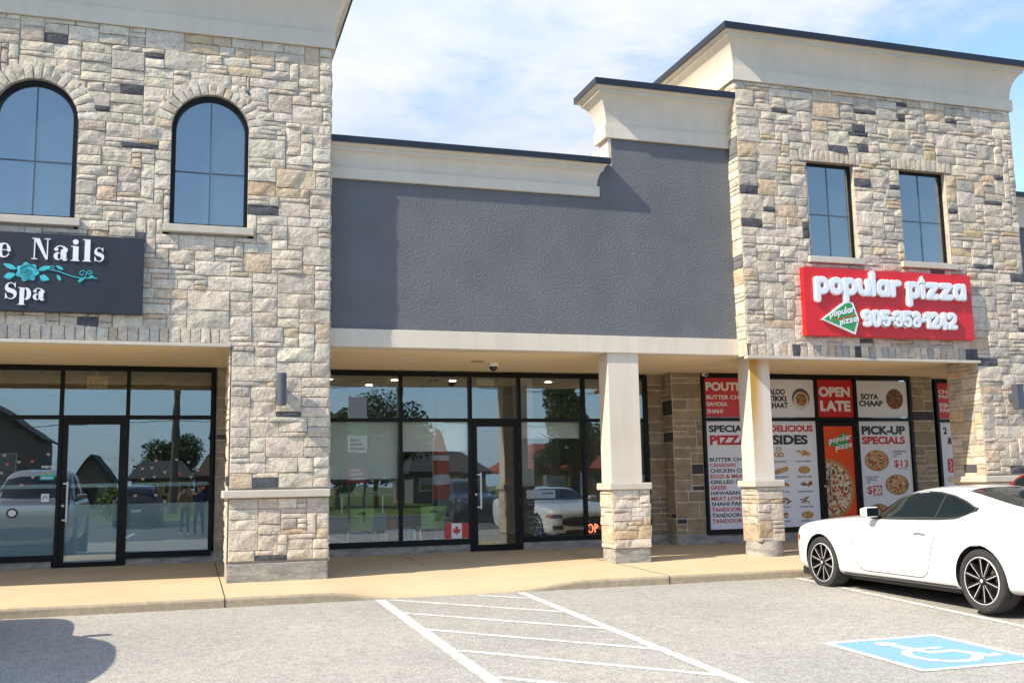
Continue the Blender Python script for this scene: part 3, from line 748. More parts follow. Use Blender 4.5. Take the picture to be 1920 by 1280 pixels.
ashlar(B, face_left(TR0), GW+.3, GW+.6, 6.2, 7.42, rng, PAL_L[:4], rough=.6)
ashlar(B, face_right(TR1), T2, T2+1.2, .17, 7.42, rng, PAL_R)
ashlar(B, face_left(PI0), T2, T2+.75, .17, 3.0, rng, PAL_R, lambda u, z: 1.0 < z < 1.10, rough=.3)
backing(B, face_left(PI0), T2, T2+.75, .1, 3.0); backing(B, face_right(TR1), T2, T2+1.2, .1, 3)
B.build('stone_wall', M_STONE, tr, colors=True)
B = MB()                                          # the shaded walls of the recess
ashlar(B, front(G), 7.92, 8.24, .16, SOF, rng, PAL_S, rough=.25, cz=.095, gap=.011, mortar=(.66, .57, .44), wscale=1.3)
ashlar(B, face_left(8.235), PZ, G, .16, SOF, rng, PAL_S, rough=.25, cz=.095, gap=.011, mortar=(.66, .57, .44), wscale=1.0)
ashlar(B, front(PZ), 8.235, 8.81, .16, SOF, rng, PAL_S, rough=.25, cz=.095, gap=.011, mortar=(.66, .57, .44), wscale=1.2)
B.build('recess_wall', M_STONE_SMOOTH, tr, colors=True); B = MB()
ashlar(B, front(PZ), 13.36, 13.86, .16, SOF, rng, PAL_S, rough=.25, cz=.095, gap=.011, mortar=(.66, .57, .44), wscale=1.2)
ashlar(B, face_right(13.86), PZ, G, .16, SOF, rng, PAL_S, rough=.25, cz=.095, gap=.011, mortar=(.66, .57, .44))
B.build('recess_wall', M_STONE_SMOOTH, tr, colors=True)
b = MB(); b.box(7.93, 8.23, G-.035, G+.1, -.1, .16); b.bbox(8.225, 8.84, PZ-.02, G, -.12, .16, .008); b.bbox(8.842, 11.2, PZ-.01, PZ+.2, -.12, .17, .008); b.bbox(12.2, 13.36, PZ-.01, PZ+.2, -.12, .17, .008); b.bbox(13.362, 13.87, PZ-.02, G, -.12, .16, .008); b.build('plinth', M_FOOT, tr)
b = MB(); b.bbox(PI0-.09, TR1+.05, T2-.07, T2+.82, 1.0, 1.10, .012); b.build('stone_band', M_CAST, tr)
b = MB(); b.bbox(PI0, TR1-.01, T2-.01, T2+.76, -.15, .17, .01); b.build('footing', M_FOOT, tr)
b = MB(); b.bbox(TR0-.02, PI0+.03, T2-.04, T2+.08, 2.955, 3.0, .006); b.build('lintel', M_CAST, tr)
b = MB(); b.box(8.171, PI0+.02, T2+.08, PZ+.06, SOF+.003, SOF+.1); b.box(8.171, PI0, T2+.08, T2+.1, 2.97, SOF+.003); b.box(PI0+.02, 17, T2+.75, G+.1, SOF+.003, SOF+.1); b.box(8.171, PI0+.02, PZ+.06, G+.1, SOF+.003, SOF+.1); b.build('soffit', M_SOFFIT, tr)
rust_m, rt, rb_ = principled('rust_stained_stucco', (.66, .60, .51), .9, spec=.25)
rp = objc(rt); rs = N(rt, 'ShaderNodeSeparateXYZ'); rt.links.new(rp, rs.inputs[0])
stn = noise(rt, vscale(rt, rp, 9, 9, .35), 2.0, 5, .6)
fall = math_node(rt, 'MULTIPLY', math_node(rt, 'SUBTRACT', rs.outputs[2], 1.15), .60, True)
edge_ = math_node(rt, 'MULTIPLY', math_node(rt, 'SUBTRACT', -2.30, rs.outputs[0]), 4.5, True)
msk = math_node(rt, 'MULTIPLY', math_node(rt, 'MULTIPLY', fall, edge_), math_node(rt, 'MULTIPLY', math_node(rt, 'SUBTRACT', stn, .30), 6.0, True), True)
msk = math_node(rt, 'MULTIPLY', math_node(rt, 'MULTIPLY', msk, 1.7, True), math_node(rt, 'LESS_THAN', rs.outputs[1], .2965), True)
rt.links.new(mixc(rt, msk, (.66, .60, .51), (.52, .30, .07)), rb_.inputs['Base Color']); bump(rt, rb_, noise(rt, rp, 55, 3), .22, .012)
c2 = column(tr, 8.355, 8.715, 13.955, .36, True); c2.data.materials[0] = rust_m
CPR = cornice_profile(7.42, 8.24, .27)
cornice([(TR0, 16.8), (TR0, T2), (TR1, T2), (TR1, 16.8)], CPR, 'cornice', M_CORNICE, tr)
coping([(TR0, 16.8), (TR0, T2), (TR1, T2), (TR1, 16.8)], 8.155, 8.26, .285, .3, 'coping', M_COPING, tr)
b = MB(); b.box(TR0+.02, TR1-.02, T2+.17, T2+.3, 3.15, 8.15); b.box(TR0+.02, TR0+.3, T2+.3, 19, 3.2, 8.15); b.box(TR1-.3, TR1-.02, T2+1.0, 19, 3.2, 8.15); b.box(TR0+.02, TR1-.02, 19, 19.2, 3.2, 8.15); b.box(TR0+.3, TR1-.3, T2+.3, 19, 7.3, 7.42); b.build('shell', M_CREAM, tr)
for a, c in WIN:
    f = MB(); f.shape([rect(a+.003, c-.003, WZ0, WZ1-.003), rect(a+.04, c-.04, WZ0+.04, WZ1-.045)], T2+.09, .07); fr = f.build('square_window', M_BLACK, tr)
    p = MB(); p.box(a+.04, c-.04, T2+.113, T2+.13, WZ0+.04, WZ1-.045); p.build('pane', M_SPANDREL, fr)
    p = MB(); xm = (a+c)/2; p.box(xm-.008, xm+.008, T2+.104, T2+.112, WZ0+.045, WZ1-.05); p.box(a+.05, xm-.0115, T2+.104, T2+.112, 5.33, 5.346); p.box(xm+.0115, c-.05, T2+.104, T2+.112, 5.33, 5.346); p.build('muntin', M_MUNTIN, fr)
    p = MB(); p.bbox(a-.07, c+.07, T2-.07, T2+.06, WZ0-.10, WZ0, .008); p.build('sill', M_CAST, fr)
PXS = [8.845, 10.15, 11.20, 12.065, 13.30]
pf = storefront(tr, PZ, PXS, .24, 2.20, SOF-.005, 2, 0.02)
glass_door(tr, PZ, PXS[2]+.035, PXS[3]-.03, 0.02, 2.15)
storefront(tr, G, [14.25, 15.6, 17], .24, 2.20, SOF-.005, 5, 0.02)

# ---- the next front beyond the right tower
tn = empty('stucco_storefront', (15.5, GW, 0), 'sliver of grey stucco front with cream cornice past the right stone tower', 'building')
b = MB(); b.box(TR1, 21, GW, GW+.25, 3.27, 5.43); b.build('stucco_wall', M_GREY, tn)
b = MB(); b.bbox(TR1, 21, BM, GW+.3, SOF, 3.285, .006); b.build('beam', M_CREAM, tn)
cornice([(TR1, GW), (21, GW)], cornice_profile(5.42, 5.98, .235), 'cornice', M_CORNICE, tn)
coping([(TR1, GW), (21, GW)], 5.905, 5.995, .25, .25, 'coping', M_COPING, tn)
b = MB(); b.box(TR1, 21, GW+.25, 24.5, 5.3, 5.4); b.box(17, 21, G, G+.2, 0, SOF); b.box(20.8, 21, GW+.25, 24.5, 0, 5.3); b.build('roof', M_CREAM, tn)

# ---- rooms behind the glass
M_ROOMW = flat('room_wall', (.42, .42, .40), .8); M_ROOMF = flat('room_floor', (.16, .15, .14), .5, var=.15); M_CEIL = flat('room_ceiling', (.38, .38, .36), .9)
def room(parent, x0, x1, y1, wall=M_ROOMW):
    p = MB(); p.box(x0, x1, G+.07, y1, -.05, .02); p.build('room_floor', M_ROOMF, parent)
    p = MB(); p.box(x0, x1, y1, y1+.1, .02, 3.2); p.box(x0-.1, x0, G+.07, y1, -.05, 3.2); p.box(x1, x1+.1, G+.07, y1, -.05, 3.2); p.build('room_wall', wall, parent)
    p = MB()
    nx = int((x1-x0)/.6); ny = int((y1-G)/.6)
    for i in range(nx):
        for j in range(ny): p.box(x0+i*(x1-x0)/nx+.012, x0+(i+1)*(x1-x0)/nx-.012, G+.1+j*.6+.012, G+.1+(j+1)*.6-.012, 3.04, 3.07)
    p.box(x0, x1, G+.07, y1, 3.07, 3.2); p.build('room_ceiling', M_CEIL, parent)
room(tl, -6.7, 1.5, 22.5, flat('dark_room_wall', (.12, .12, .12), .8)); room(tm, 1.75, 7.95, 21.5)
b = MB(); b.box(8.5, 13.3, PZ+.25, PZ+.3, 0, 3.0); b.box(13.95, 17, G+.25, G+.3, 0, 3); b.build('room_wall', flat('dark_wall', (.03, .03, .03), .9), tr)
# inner partition and corner column of the office
b = MB(); b.box(4.30, 4.40, 18.4, 21.4, .02, 3.05); b.build('partition', flat('dark_partition', (.05, .05, .05), .7), tm)
b = MB(); b.box(5.62, 5.90, 17.3, 17.6, .02, 3.05); b.build('inner_column', flat('inner_column', (.5, .52, .48), .8), tm)
b = MB(); b.box(2.3, 3.6, 19.3, 19.45, .02, .62); b.build('reception_counter', flat('pale_counter', (.40, .50, .50), .5), tm)
# ------------------------------------------------------------------ lettering
_tc = {}
def text_tris(s, bold=.02, spacing=1.0, leading=1.0):
    key = (s, bold, spacing, leading)
    if key in _tc: return _tc[key]
    cu = bpy.data.curves.new('t', 'FONT'); cu.body = s; cu.offset = bold; cu.space_character = spacing; cu.space_line = leading; cu.resolution_u = 4
    ob = bpy.data.objects.new('t', cu); COL.objects.link(ob); bpy.context.view_layer.update()
    me = ob.to_mesh(); vs = [(v.co.x, v.co.y) for v in me.vertices]; fs = [list(p.vertices) for p in me.polygons]
    ob.to_mesh_clear(); bpy.data.objects.remove(ob); bpy.data.curves.remove(cu)
    _tc[key] = (vs, fs); return vs, fs
def put_text(b, s, x, z, h, Y, w=None, bold=.02, align='L', spacing=1.0, T=None):
    """caps height h, baseline z, left (or centre) x on a wall facing -Y"""
    vs, fs = text_tris(s, bold, spacing)
    if not vs: return
    x0 = min(v[0] for v in vs); x1 = max(v[0] for v in vs)
    ref, _ = text_tris('H', bold); hh = max(v[1] for v in ref)-min(v[1] for v in ref); zb = min(v[1] for v in ref)
    sz = h/hh; sx = sz if w is None else w/(x1-x0)
    xo = x if align == 'L' else x-(x1-x0)*sx/2
    T = T or (lambda u, v: (u, Y, v))
    pts = [T(xo+(v[0]-x0)*sx, z+(v[1]-zb)*sz) for v in vs]
    out = []
    for f in fs:
        a, c, d = (Vector(vs[f[0]]), Vector(vs[f[1]]), Vector(vs[f[2]]))
        out.append(f if (c-a).cross(d-a) > 0 else f[::-1])
    b.add(pts, out)
def ring(cx, cz, rx, rz, n=28): return [(cx+rx*cos(2*pi*k/n), cz+rz*sin(2*pi*k/n)) for k in range(n)]

# ---- nail salon sign: didone lettering and a teal rose
M_SIGNB = flat('sign_black', (.020, .022, .032), .45, var=.12); M_SWHITE = flat('sign_white', (.80, .80, .80), .5, var=.02); M_TEAL = flat('sign_teal', (.06, .50, .56), .5)
ns = empty('shop_sign', (-2.3, T1, 3.32), 'black rectangular sign with white serif letters and a teal rose on the stone tower', 'sign')
b = MB(); b.bbox(-4.02, -.595, T1-.115, T1-.012, 3.335, 4.325, .004); b.build('sign_panel', M_SIGNB, ns)
YS = T1-.115
class Letters:
    def __init__(s, Y, depth, mat_step=.0006): s.b = MB(); s.Y = Y; s.d = depth; s.k = 0; s.st = mat_step
    def sh(s, *cont):
        s.k = (s.k+1) % 7; s.b.shape(list(cont), s.Y-s.d-s.k*s.st, s.d+s.k*s.st-.001 if s.d else 0)
def wrib(pts, w): return ribbon2(pts, w)
def arcw(cx, cz, rx, rz, a0, a1, wmin, wmax, n=22, ph=0):
    p = arc(cx, cz, rx, rz, a0, a1, n); return p, [wmin+(wmax-wmin)*abs(cos(radians(a0+(a1-a0)*i/n+ph)))**1.6 for i in range(n+1)]
def didone(Lt, ch, x, z, h):
    """fat-face serif letter, x-height h (caps 1.45 h); returns the advance"""
    S = .345*h; hair = .045*h; cap = 1.42*h
    def stem(x0, z0, z1, w=S): Lt.sh(rect(x0, x0+w, z0, z1))
    def serif(x0, x1, zz): Lt.sh(rect(x0, x1, zz-hair, zz+hair*.3))
    if ch == 'i':
        stem(x+.12*h, z, z+h); serif(x, x+.54*h, z+hair*.7); serif(x+.0*h, x+.30*h, z+h); Lt.sh(ring(x+.27*h, z+1.30*h, .18*h, .18*h)); return .60*h
    if ch == 'l':
        stem(x+.12*h, z, z+1.5*h); serif(x, x+.54*h, z+hair*.7); serif(x, x+.30*h, z+1.5*h); return .60*h
    if ch == 'N':
        stem(x+.13*h, z, z+cap, hair*1.6); stem(x+.92*h, z, z+cap, hair*1.6)
        Lt.sh([(x+.12*h, z+cap), (x+.46*h, z+cap), (x+1.0*h, z), (x+.86*h, z)][::-1])
        serif(x, x+.36*h, z+hair*.7); serif(x, x+.30*h, z+cap); serif(x+.76*h, x+1.14*h, z+cap); return 1.22*h
    if ch == 'a':
        stem(x+.44*h, z+.1*h, z+.74*h); Lt.sh(wrib([(x+.59*h, z+.14*h), (x+.68*h, z+.03*h), (x+.80*h, z+.02*h), (x+.88*h, z+.10*h)], [.22*h, .16*h, .06*h, .02*h]))
        p, w = arcw(x+.40*h, z+.70*h, .30*h, .275*h, 0, 165, hair*1.3, S*.9); w = [S*.95 if i < 3 else (hair*1.4+(S*.8-hair)*max(0, 1-i/9)) for i in range(len(p))]; Lt.sh(wrib(p, w))
        Lt.sh(ring(x+.15*h, z+.74*h, .13*h, .12*h))
        Lt.sh(ring(x+.27*h, z+.27*h, .27*h, .27*h), ring(x+.345*h, z+.27*h, .10*h, .22*h)[::-1]); return .94*h
    if ch == 'e':
        Lt.sh(wrib(*_e(x, z, h, S, hair))); Lt.sh(rect(x+.2*h, x+.72*h, z+.50*h, z+.50*h+hair)); Lt.sh(wrib(arc(x+.40*h, z+.52*h, .295*h, .45*h, 0, 80, 10), [.24*h-.02*h*i for i in range(11)])); return .86*h
    if ch in 'sS':
        k = h if ch == 's' else 1.42*h; ww = .80 if ch == 's' else .82
        c_ = x+k*.30
        P = arc(c_, z+k*.735, .215*k, .225*k, 28, 235, 14)+arc(c_+.01*k, z+k*.265, .235*k, .235*k, 58, -152, 14)
        n_ = len(P); W_ = [k*(.045+.21*math.exp(-((i_/(n_-1)-.5)/.19)**2)) for i_ in range(n_)]
        Lt.sh(wrib(P, W_))
        Lt.sh([(c_+.225*k, z+.985*k), (c_+.255*k, z+.985*k), (c_+.255*k, z+.66*k), (c_+.16*k, z+.86*k)][::-1]); Lt.sh([(c_-.275*k, z+.36*k), (c_-.245*k, z+.36*k), (c_-.15*k, z+.12*k), (c_-.275*k, z+.01*k)][::-1])
        return k*.64
    if ch == 'p':
        stem(x+.12*h, z-.42*h, z+h); serif(x, x+.54*h, z-.42*h+hair*.7); serif(x, x+.30*h, z+h)
        Lt.sh(ring(x+.62*h, z+.5*h, .36*h, .51*h), ring(x+.53*h, z+.5*h, .125*h, .43*h)[::-1]); return 1.04*h
def _e(x, z, h, S, hair):
    p = arc(x+.42*h, z+.5*h, .31*h, .455*h, 60, 330, 24); w = [hair*1.5+(S*.95-hair)*max(0, cos(radians(60+270*i/24-180)))**1.3 for i in range(25)]
    return p, w
x = -2.44; Lt = Letters(YS, .012)
for ch in 'se': x += didone(Lt, ch, x, 3.992, .186)+.030
Lt.b.build('lettering', M_SWHITE, ns); Lt = Letters(YS, .012); x = -1.905
for ch in 'Nails': x += didone(Lt, ch, x, 3.99, .186)+.024
Lt.b.build('lettering', M_SWHITE, ns); Lt = Letters(YS, .012); x = -2.185
for ch in 'Spa': x += didone(Lt, ch, x, 3.475, .15)+.012
Lt.b.build('lettering', M_SWHITE, ns)
Lr = Letters(YS, .008, .0009)
def leafp(x, z, a, l, w): 
    ca, sa = cos(radians(a)), sin(radians(a)); o = []
    for k in range(13):
        t = k/12; o.append((t*l, w*sin(pi*t)**.8*(1-.3*t)))
    o += [(t[0], -t[1]) for t in o[-2:0:-1]]
    return [(x+ca*u-sa*v, z+sa*u+ca*v) for u, v in o][::-1]
RX, RZ = -1.945, 3.825
def petals(cx, cz, r, n, k, ph): return [(cx+(r+k*cos(n*t+ph))*cos(t), cz+(r*.9+k*cos(n*t+ph))*sin(t)) for t in [2*pi*i/60 for i in range(60)]]
Lr.sh(petals(RX, RZ, .122, 7, .013, .4))
for sgn in (1,):
    for lx, lz, a, l, w in ((.125, .025, 22, .155, .034), (.14, -.045, -22, .125, .038), (-.125, .03, 158, .16, .034), (-.13, -.035, 198, .14, .038), (.41, .045, 150, .10, .022), (.34, -.02, -60, .09, .022), (-.36, .03, 160, .10, .02), (.66, -.06, 200, .09, .015), (.70, -.055, 30, .08, .014), (.62, -.06, 250, .06, .012)):
        Lr.sh(leafp(RX+lx, RZ+lz, a, l, w))
    Lr.sh(wrib([(RX+.09, RZ+.02), (RX+.22, RZ+.05), (RX+.36, RZ+.02), (RX+.5, RZ-.03), (RX+.62, RZ-.055), (RX+.74, RZ-.04), (RX+.80, RZ-.05)], .010))
    def spiral(cx, cz, r, t0, turns, s=1): return [(cx+r*(1-i/30*.85)*cos(t0+s*turns*2*pi*i/30), cz+r*(1-i/30*.85)*sin(t0+s*turns*2*pi*i/30)) for i in range(31)]
    Lr.sh(wrib(spiral(RX+.63, RZ+.005, .055, -pi/2, 1.3), .008)); Lr.sh(wrib(spiral(RX+.71, RZ+.02, .04, -pi/2, 1.4), .007)); Lr.sh(wrib(spiral(RX+.18, RZ-.075, .05, pi/2, 1.2, -1), .007)); Lr.sh(wrib(spiral(RX+.28, RZ+.07, .03, -pi/2, 1.2), .006)); Lr.sh(wrib(spiral(RX-.2, RZ-.07, .05, pi/2, 1.2), .007))
Lr.b.build('rose_ornament', M_TEAL, ns)
Ll = Letters(YS-.010, .002, .0005)
M_TDARK = flat('sign_teal_line', (.02, .16, .19), .5)
for r, t0, tn in ((.09, 0, .8), (.065, 1.6, .9), (.04, 3.0, 1.2), (.11, 3.4, .4), (.108, .6, .35), (.022, 1, 1.3)):
    Ll.sh(wrib([(RX+r*cos(t0+tn*2*pi*i/20)*(1-.2*i/20), RZ+.9*r*sin(t0+tn*2*pi*i/20)*(1-.2*i/20)) for i in range(21)], .006))
Ll.b.build('rose_line', M_TDARK, ns)

# ---- red pizza sign with fat rounded letters
M_RED = flat('sign_red', (.62, .010, .012), .35, var=.04); M_LET = flat('channel_white', (.80, .82, .84), .35, var=.02); M_GREEN = flat('slice_green', (.03, .30, .08), .45)
YR = T2-.115
rs_ = empty('shop_sign', (10.7, T2, 3.31), 'red rectangular sign with raised white rounded letters above the pizza shop', 'sign')
b = MB(); b.bbox(9.153, 12.372, YR, T2-.02, 3.325, 4.412, .004); b.build('sign_panel', M_RED, rs_)
def fat(Lt, ch, x, z, h, w, g=0):
    """monoline rounded lower case letter, x-height h, stroke w (grown by g for the backing); returns the advance"""
    r = h/2-w/2; rx = r*.90; cx = x+rx+w/2; cz = z+h/2; W2 = w+g
    def st(*p): Lt.sh(ribbon2(list(p), W2))
    def bowl(): Lt.sh(ring(cx, cz, rx+W2/2, r+W2/2, 32), ring(cx, cz, rx-W2/2, r-W2/2, 32)[::-1])
    adv = 2*rx+w*1.22
    if ch == 'o': bowl(); return adv
    if ch == 'p': bowl(); st((x+w/2, z+h-w/2), (x+w/2, z-.36*h)); return adv
    if ch == 'a': bowl(); st((x+2*rx+w/2, z+h-w/2), (x+2*rx+w/2, z+w/2)); return adv+w*.1
    if ch == 'u': Lt.sh(ribbon2([(cx-rx, z+h-w/2), (cx-rx, cz)]+arc(cx, cz, rx, r, 180, 360, 18)[1:-1]+[(cx+rx, cz)], W2)); st((cx+rx, z+h-w/2), (cx+rx, z+w/2)); return adv
    if ch == 'l': st((x+w/2, z+w/2), (x+w/2, z+1.36*h)); return w*1.45
    if ch == 'r': st((x+w/2, z+w/2), (x+w/2, z+h-w/2)); Lt.sh(ribbon2(arc(x+w/2+.34*h, cz, .34*h, r, 165, 70, 10), W2)); return .74*h
    if ch == 'i': st((x+w/2, z+w/2), (x+w/2, z+h-w*.9)); e_ = g/2; Lt.sh([(x-.35*w-e_, z+h-.02*h-e_), (x+w/2, z+1.36*h+e_), (x+1.35*w+e_, z+h-.02*h-e_)][::-1]); return w*1.45
    if ch == 'z': st((x+w/2, z+h-w/2), (x+.78*h, z+h-w/2)); st((x+.78*h, z+h-w/2), (x+w/2, z+w/2)); st((x+w/2, z+w/2), (x+.80*h, z+w/2)); return .80*h+w*.80
def digit(Lt, ch, x, z, h, w, g=0):
    """bold numeral"""
    W_ = .64*h; r = W_/2-w/2; cx = x+W_/2; W2 = w+g; e_ = g/2
    def R(p, ww=None): Lt.sh(ribbon2(p, W2 if ww is None else ww+g))
    def O(zc, rz): Lt.sh(ring(cx, zc, W_/2+e_, rz+e_), ring(cx, zc, max(.006, W_/2-w-e_), max(.006, rz-w-e_))[::-1])
    if ch == '-': R([(x+.02*h, z+h*.5), (x+.20*h, z+h*.5)], w*.9); return .25*h
    if ch == '9': O(z+.69*h, .31*h); R([(cx+r, z+.69*h), (cx+r, z+.34*h)]+arc(cx, z+.27*h, r, .27*h-w/2, 0, -125, 12)[1:])
    if ch == '0': O(z+h/2, h/2)
    if ch == '5': R([(cx+r, z+h-w/2), (cx-r, z+h-w/2)]); R([(cx-r, z+h-w/2), (cx-r, z+.50*h)]); R(arc(cx, z+.33*h, r, .33*h-w/2, 130, -150, 20))
    if ch == '3': R(arc(cx, z+.735*h, r*.95, .265*h-w/2, 160, -90, 16)); R(arc(cx, z+.29*h, r, .29*h-w/2, 90, -160, 16))
    if ch == '1': R([(cx-.15*h, z+.80*h), (cx+.02*h, z+h-w/2)]); R([(cx+.02*h, z+h-w/2), (cx+.02*h, z+w/2)]); return .46*h
    if ch == '2': R(arc(cx, z+.68*h, r, .32*h-w/2, 165, -30, 16)); R([(cx+r*.87, z+.55*h), (cx-r, z+w/2)]); R([(cx-r, z+w/2), (cx+r+.02*h, z+w/2)])
    if ch == '4': R([(cx+.45*r, z+w*.3), (cx+.45*r, z+h-w/2)]); R([(cx+.45*r, z+h-w/2), (cx-r, z+.30*h)]); R([(cx-r, z+.30*h), (cx+r+.03*h, z+.30*h)])
    return W_+.035*h
M_FACE = flat('channel_face', (.72, .77, .81), .35, var=.02)
for nm, mt, dep, grow in (('letter_backing', M_LET, .050, .032), ('channel_letters', M_FACE, .058, .0)):
    for word, x, z, fn, h, w in (('popular', 9.34, 3.99, fat, .262, .073), ('pizza', 11.07, 3.98, fat, .262, .073), ('905-353-1242', 10.18, 3.495, digit, .258, .055)):
        Lt = Letters(YR, dep, .0005)
        for ch in word: x += fn(Lt, ch, x, z, h, w, grow)
        Lt.b.build(nm, mt, rs_)
def slice_logo(name, parent, cx, cz, s, Y, d, rot=0):
    """white-edged green wedge pointing left with the two-line name over it"""
    ca, sa = cos(rot), sin(rot)
    def tf(p): return [(cx+s*(ca*u-sa*v), cz+s*(sa*u+ca*v)) for u, v in p]
    tri = [(-.5, -.06), (.22, .34), (.38, .30), (.50, -.10), (.36, -.42)]
    b = MB(); b.shape([tf([(-.56, -.07), (.22, .40), (.43, .34), (.56, -.11), (.40, -.49)])[::-1]], Y-d, d); o = b.build(name, M_LET, parent)
    b = MB(); b.shape([tf(tri)[::-1]], Y-d-.004, .003); b.build('green_wedge', M_GREEN, o) if parent is root_of(parent) else b.build('green_wedge', M_GREEN, parent)
    Lw = Letters(Y-d-.0045, .004, .0004)
    bb = MB()
    T = lambda u, v, w=0: (cx+s*(ca*u-sa*v), Y-d-.008+w, cz+s*(sa*u+ca*v))
    for word, x0, z0, h in (('popular', -.335, -.03, .125), ('pizza', -.05, -.24, .118)):
        L2 = Letters(0, 0, .0004); xx = x0
        for ch in word: xx += fat(L2, ch, xx, z0, h, .036)
        bb.add([T(v[0], v[2]+(v[0]-x0)*.16, v[1]) for v in L2.b.v], L2.b.f)
    bb.build('wedge_lettering', M_LET, o) if parent is root_of(parent) else bb.build('wedge_lettering', M_LET, parent)
    bb = MB(); bb.shape([tf([(-.20, -.09), (.47, .03), (.47, .0), (-.20, -.12)])[::-1]], Y-d-.0045, .001); bb.build('red_stripe', M_RED, o) if parent is root_of(parent) else bb.build('red_stripe', M_RED, parent)
slice_logo('slice_logo', rs_, 9.76, 3.64, .61, YR, .045, .06)

# ---- window posters of the pizza shop
YP = PZ-.012
M_PW, pt, pb = principled('poster_white', (.74, .76, .79), .35, spec=.3)
M_PRED = flat('poster_red', (.55, .022, .02), .35, var=.05); M_PORANGE = flat('poster_orange', (.74, .075, .012), .35, var=.06)
M_INK = flat('ink_black', (.022, .026, .034), .5); M_INKR = flat('ink_red', (.50, .020, .022), .5); M_INKW = flat('ink_white', (.75, .75, .74), .5)
def food(name, cols, scale=40, seed=0):
    m, t, b = principled(name, cols[0], .6); p = vscale(t, objc(t), 1, 1, 1)
    v = voro(t, p, scale, out='Color'); sc = N(t, 'ShaderNodeSeparateColor'); t.links.new(v, sc.inputs[0])
    r = N(t, 'ShaderNodeValToRGB'); r.color_ramp.interpolation = 'CONSTANT'; e = r.color_ramp.elements
    e[0].position = 0; e[0].color = (*cols[0], 1); e[1].position = .999; e[1].color = (*cols[-1], 1)
    for i, c in enumerate(cols[1:], 1): q = e.new(i/len(cols)); q.color = (*c, 1)
    t.links.new(sc.outputs[0], r.inputs[0]); t.links.new(mixc(t, 1.0, r.outputs[0], ramp2(t, noise(t, p, scale*1.7, 4), .3, (.6,)*3, .7, (1.25,)*3), 'MULTIPLY'), b.inputs['Base Color']); return m
M_PIZ = food('pizza_print', [(.55, .33, .12), (.62, .42, .18), (.42, .06, .03), (.58, .38, .14), (.12, .10, .03), (.66, .50, .28), (.50, .10, .04)], 34)
M_PIZB = food('big_pizza_print', [(.66, .55, .36), (.70, .62, .45), (.50, .06, .02), (.60, .42, .20), (.05, .09, .02), (.68, .58, .40), (.56, .10, .02)], 26)
M_CRUST = flat('crust_print', (.42, .22, .07), .6, var=.3, scale=20); M_FRY = food('fried_print', [(.50, .27, .07), (.58, .36, .12), (.40, .19, .05), (.62, .44, .18)], 60)
M_BROWN = food('curry_print', [(.28, .11, .03), (.38, .18, .05), (.16, .06, .02), (.45, .25, .10)], 50); M_BOWL = flat('bowl_print', (.08, .08, .08), .5); M_BOWLW = flat('plate_print', (.6, .58, .54), .5)
M_SKEW = food('skewer_print', [(.22, .05, .03), (.10, .12, .03), (.30, .08, .03), (.06, .05, .03), (.35, .14, .05)], 45)
def poster(label, x0, x1, z0, z1, mat, Y=YP):
    o = empty('window_poster', ((x0+x1)/2, Y, z0), label, 'poster', 'vinyl posters covering the pizza shop windows')
    b = MB(); b.box(x0, x1, Y-.001, Y+.003, z0, z1); b.build('poster_sheet', mat, o); return o
def lettering(o, mat, items, Y=YP, name='lettering'):
    for it in items:
        b = MB(); s, x, z, h = it[:4]; kw = it[4] if len(it) > 4 else {}; put_text(b, s, x, z, h, Y-.003, **kw); b.build(name, mat, o)
def disc(o, name, mat, cx, cz, r, Y=YP, k=0, rz=None):
    b = MB(); b.shape([ring(cx, cz, r, rz or r, 36)], Y-.003-.0012*k); return b.build(name, mat, o)
BK = .030
p = poster('red poster whose white letters begin POUTI over BUTTER CH, SAMOSA and SHAHI', 8.875, 10.12, 2.235, 2.95, M_PRED)
lettering(p, M_INKW, [('POUTINE', 8.905, 2.715, .155, dict(bold=.045, w=.98)), ('BUTTER CHICKEN', 8.915, 2.56, .075, dict(bold=BK, w=1.02)), ('SAMOSA', 8.915, 2.435, .075, dict(bold=BK, w=.42)), ('SHAHI', 8.915, 2.305, .075, dict(bold=BK, w=.32))])
p = poster('tall white poster listing pizzas, headed by black SPECIA over red PIZZ', 8.875, 10.12, .215, 2.175, M_PW)
lettering(p, M_INK, [('SPECIALTY', 8.935, 1.965, .125, dict(bold=.045, w=1.06))]+[(s, 8.925, z, .068, dict(bold=BK, w=w)) for s, z, w in (('BUTTER CHICKEN', 1.44, 1.0), ('CHICKEN CLUB', 1.242, .82), ('GRILLED CHICKEN', 1.04, 1.03), ('HAWAIIAN', .845, .58), ('SHAHI PANEER', .652, .86), ('TANDOORI CHICKEN', .452, 1.1))], name='black_lettering')
lettering(p, M_INKR, [('PIZZA', 8.945, 1.735, .175, dict(bold=.05, w=.80))]+[(s, 8.925, z, .068, dict(bold=BK, w=w)) for s, z, w in (('CANADIAN', 1.342, .52), ('EGGS & MEAT', 1.14, .72), ('GREEK', .942, .33), ('MEAT LOVERS', .748, .74), ('TANDOORI PANEER', .552, 1.05), ('TANDOORI VEGGIE', .352, 1.05))], name='red_lettering')
p = poster('white poster reading ALOO TIKKI CHAAT beside a round bowl of food', 10.185, 11.165, 2.235, 2.935, M_PW)
lettering(p, M_INK, [('ALOO', 10.20, 2.655, .105, dict(bold=.045, w=.35)), ('TIKKI', 10.19, 2.53, .105, dict(bold=.045, w=.38)), ('CHAAT', 10.13+.04, 2.405, .105, dict(bold=.045, w=.43))])
disc(p, 'bowl_picture', M_BOWL, 10.88, 2.585, .19); disc(p, 'plate_picture', M_BOWLW, 10.88, 2.545, .165, k=1); disc(p, 'food_picture', M_BROWN, 10.89, 2.57, .12, k=2)
p = poster('tall white poster headed DELICIOUS SIDES with small pictures of fried snacks', 10.185, 11.165, .215, 2.175, M_PW)
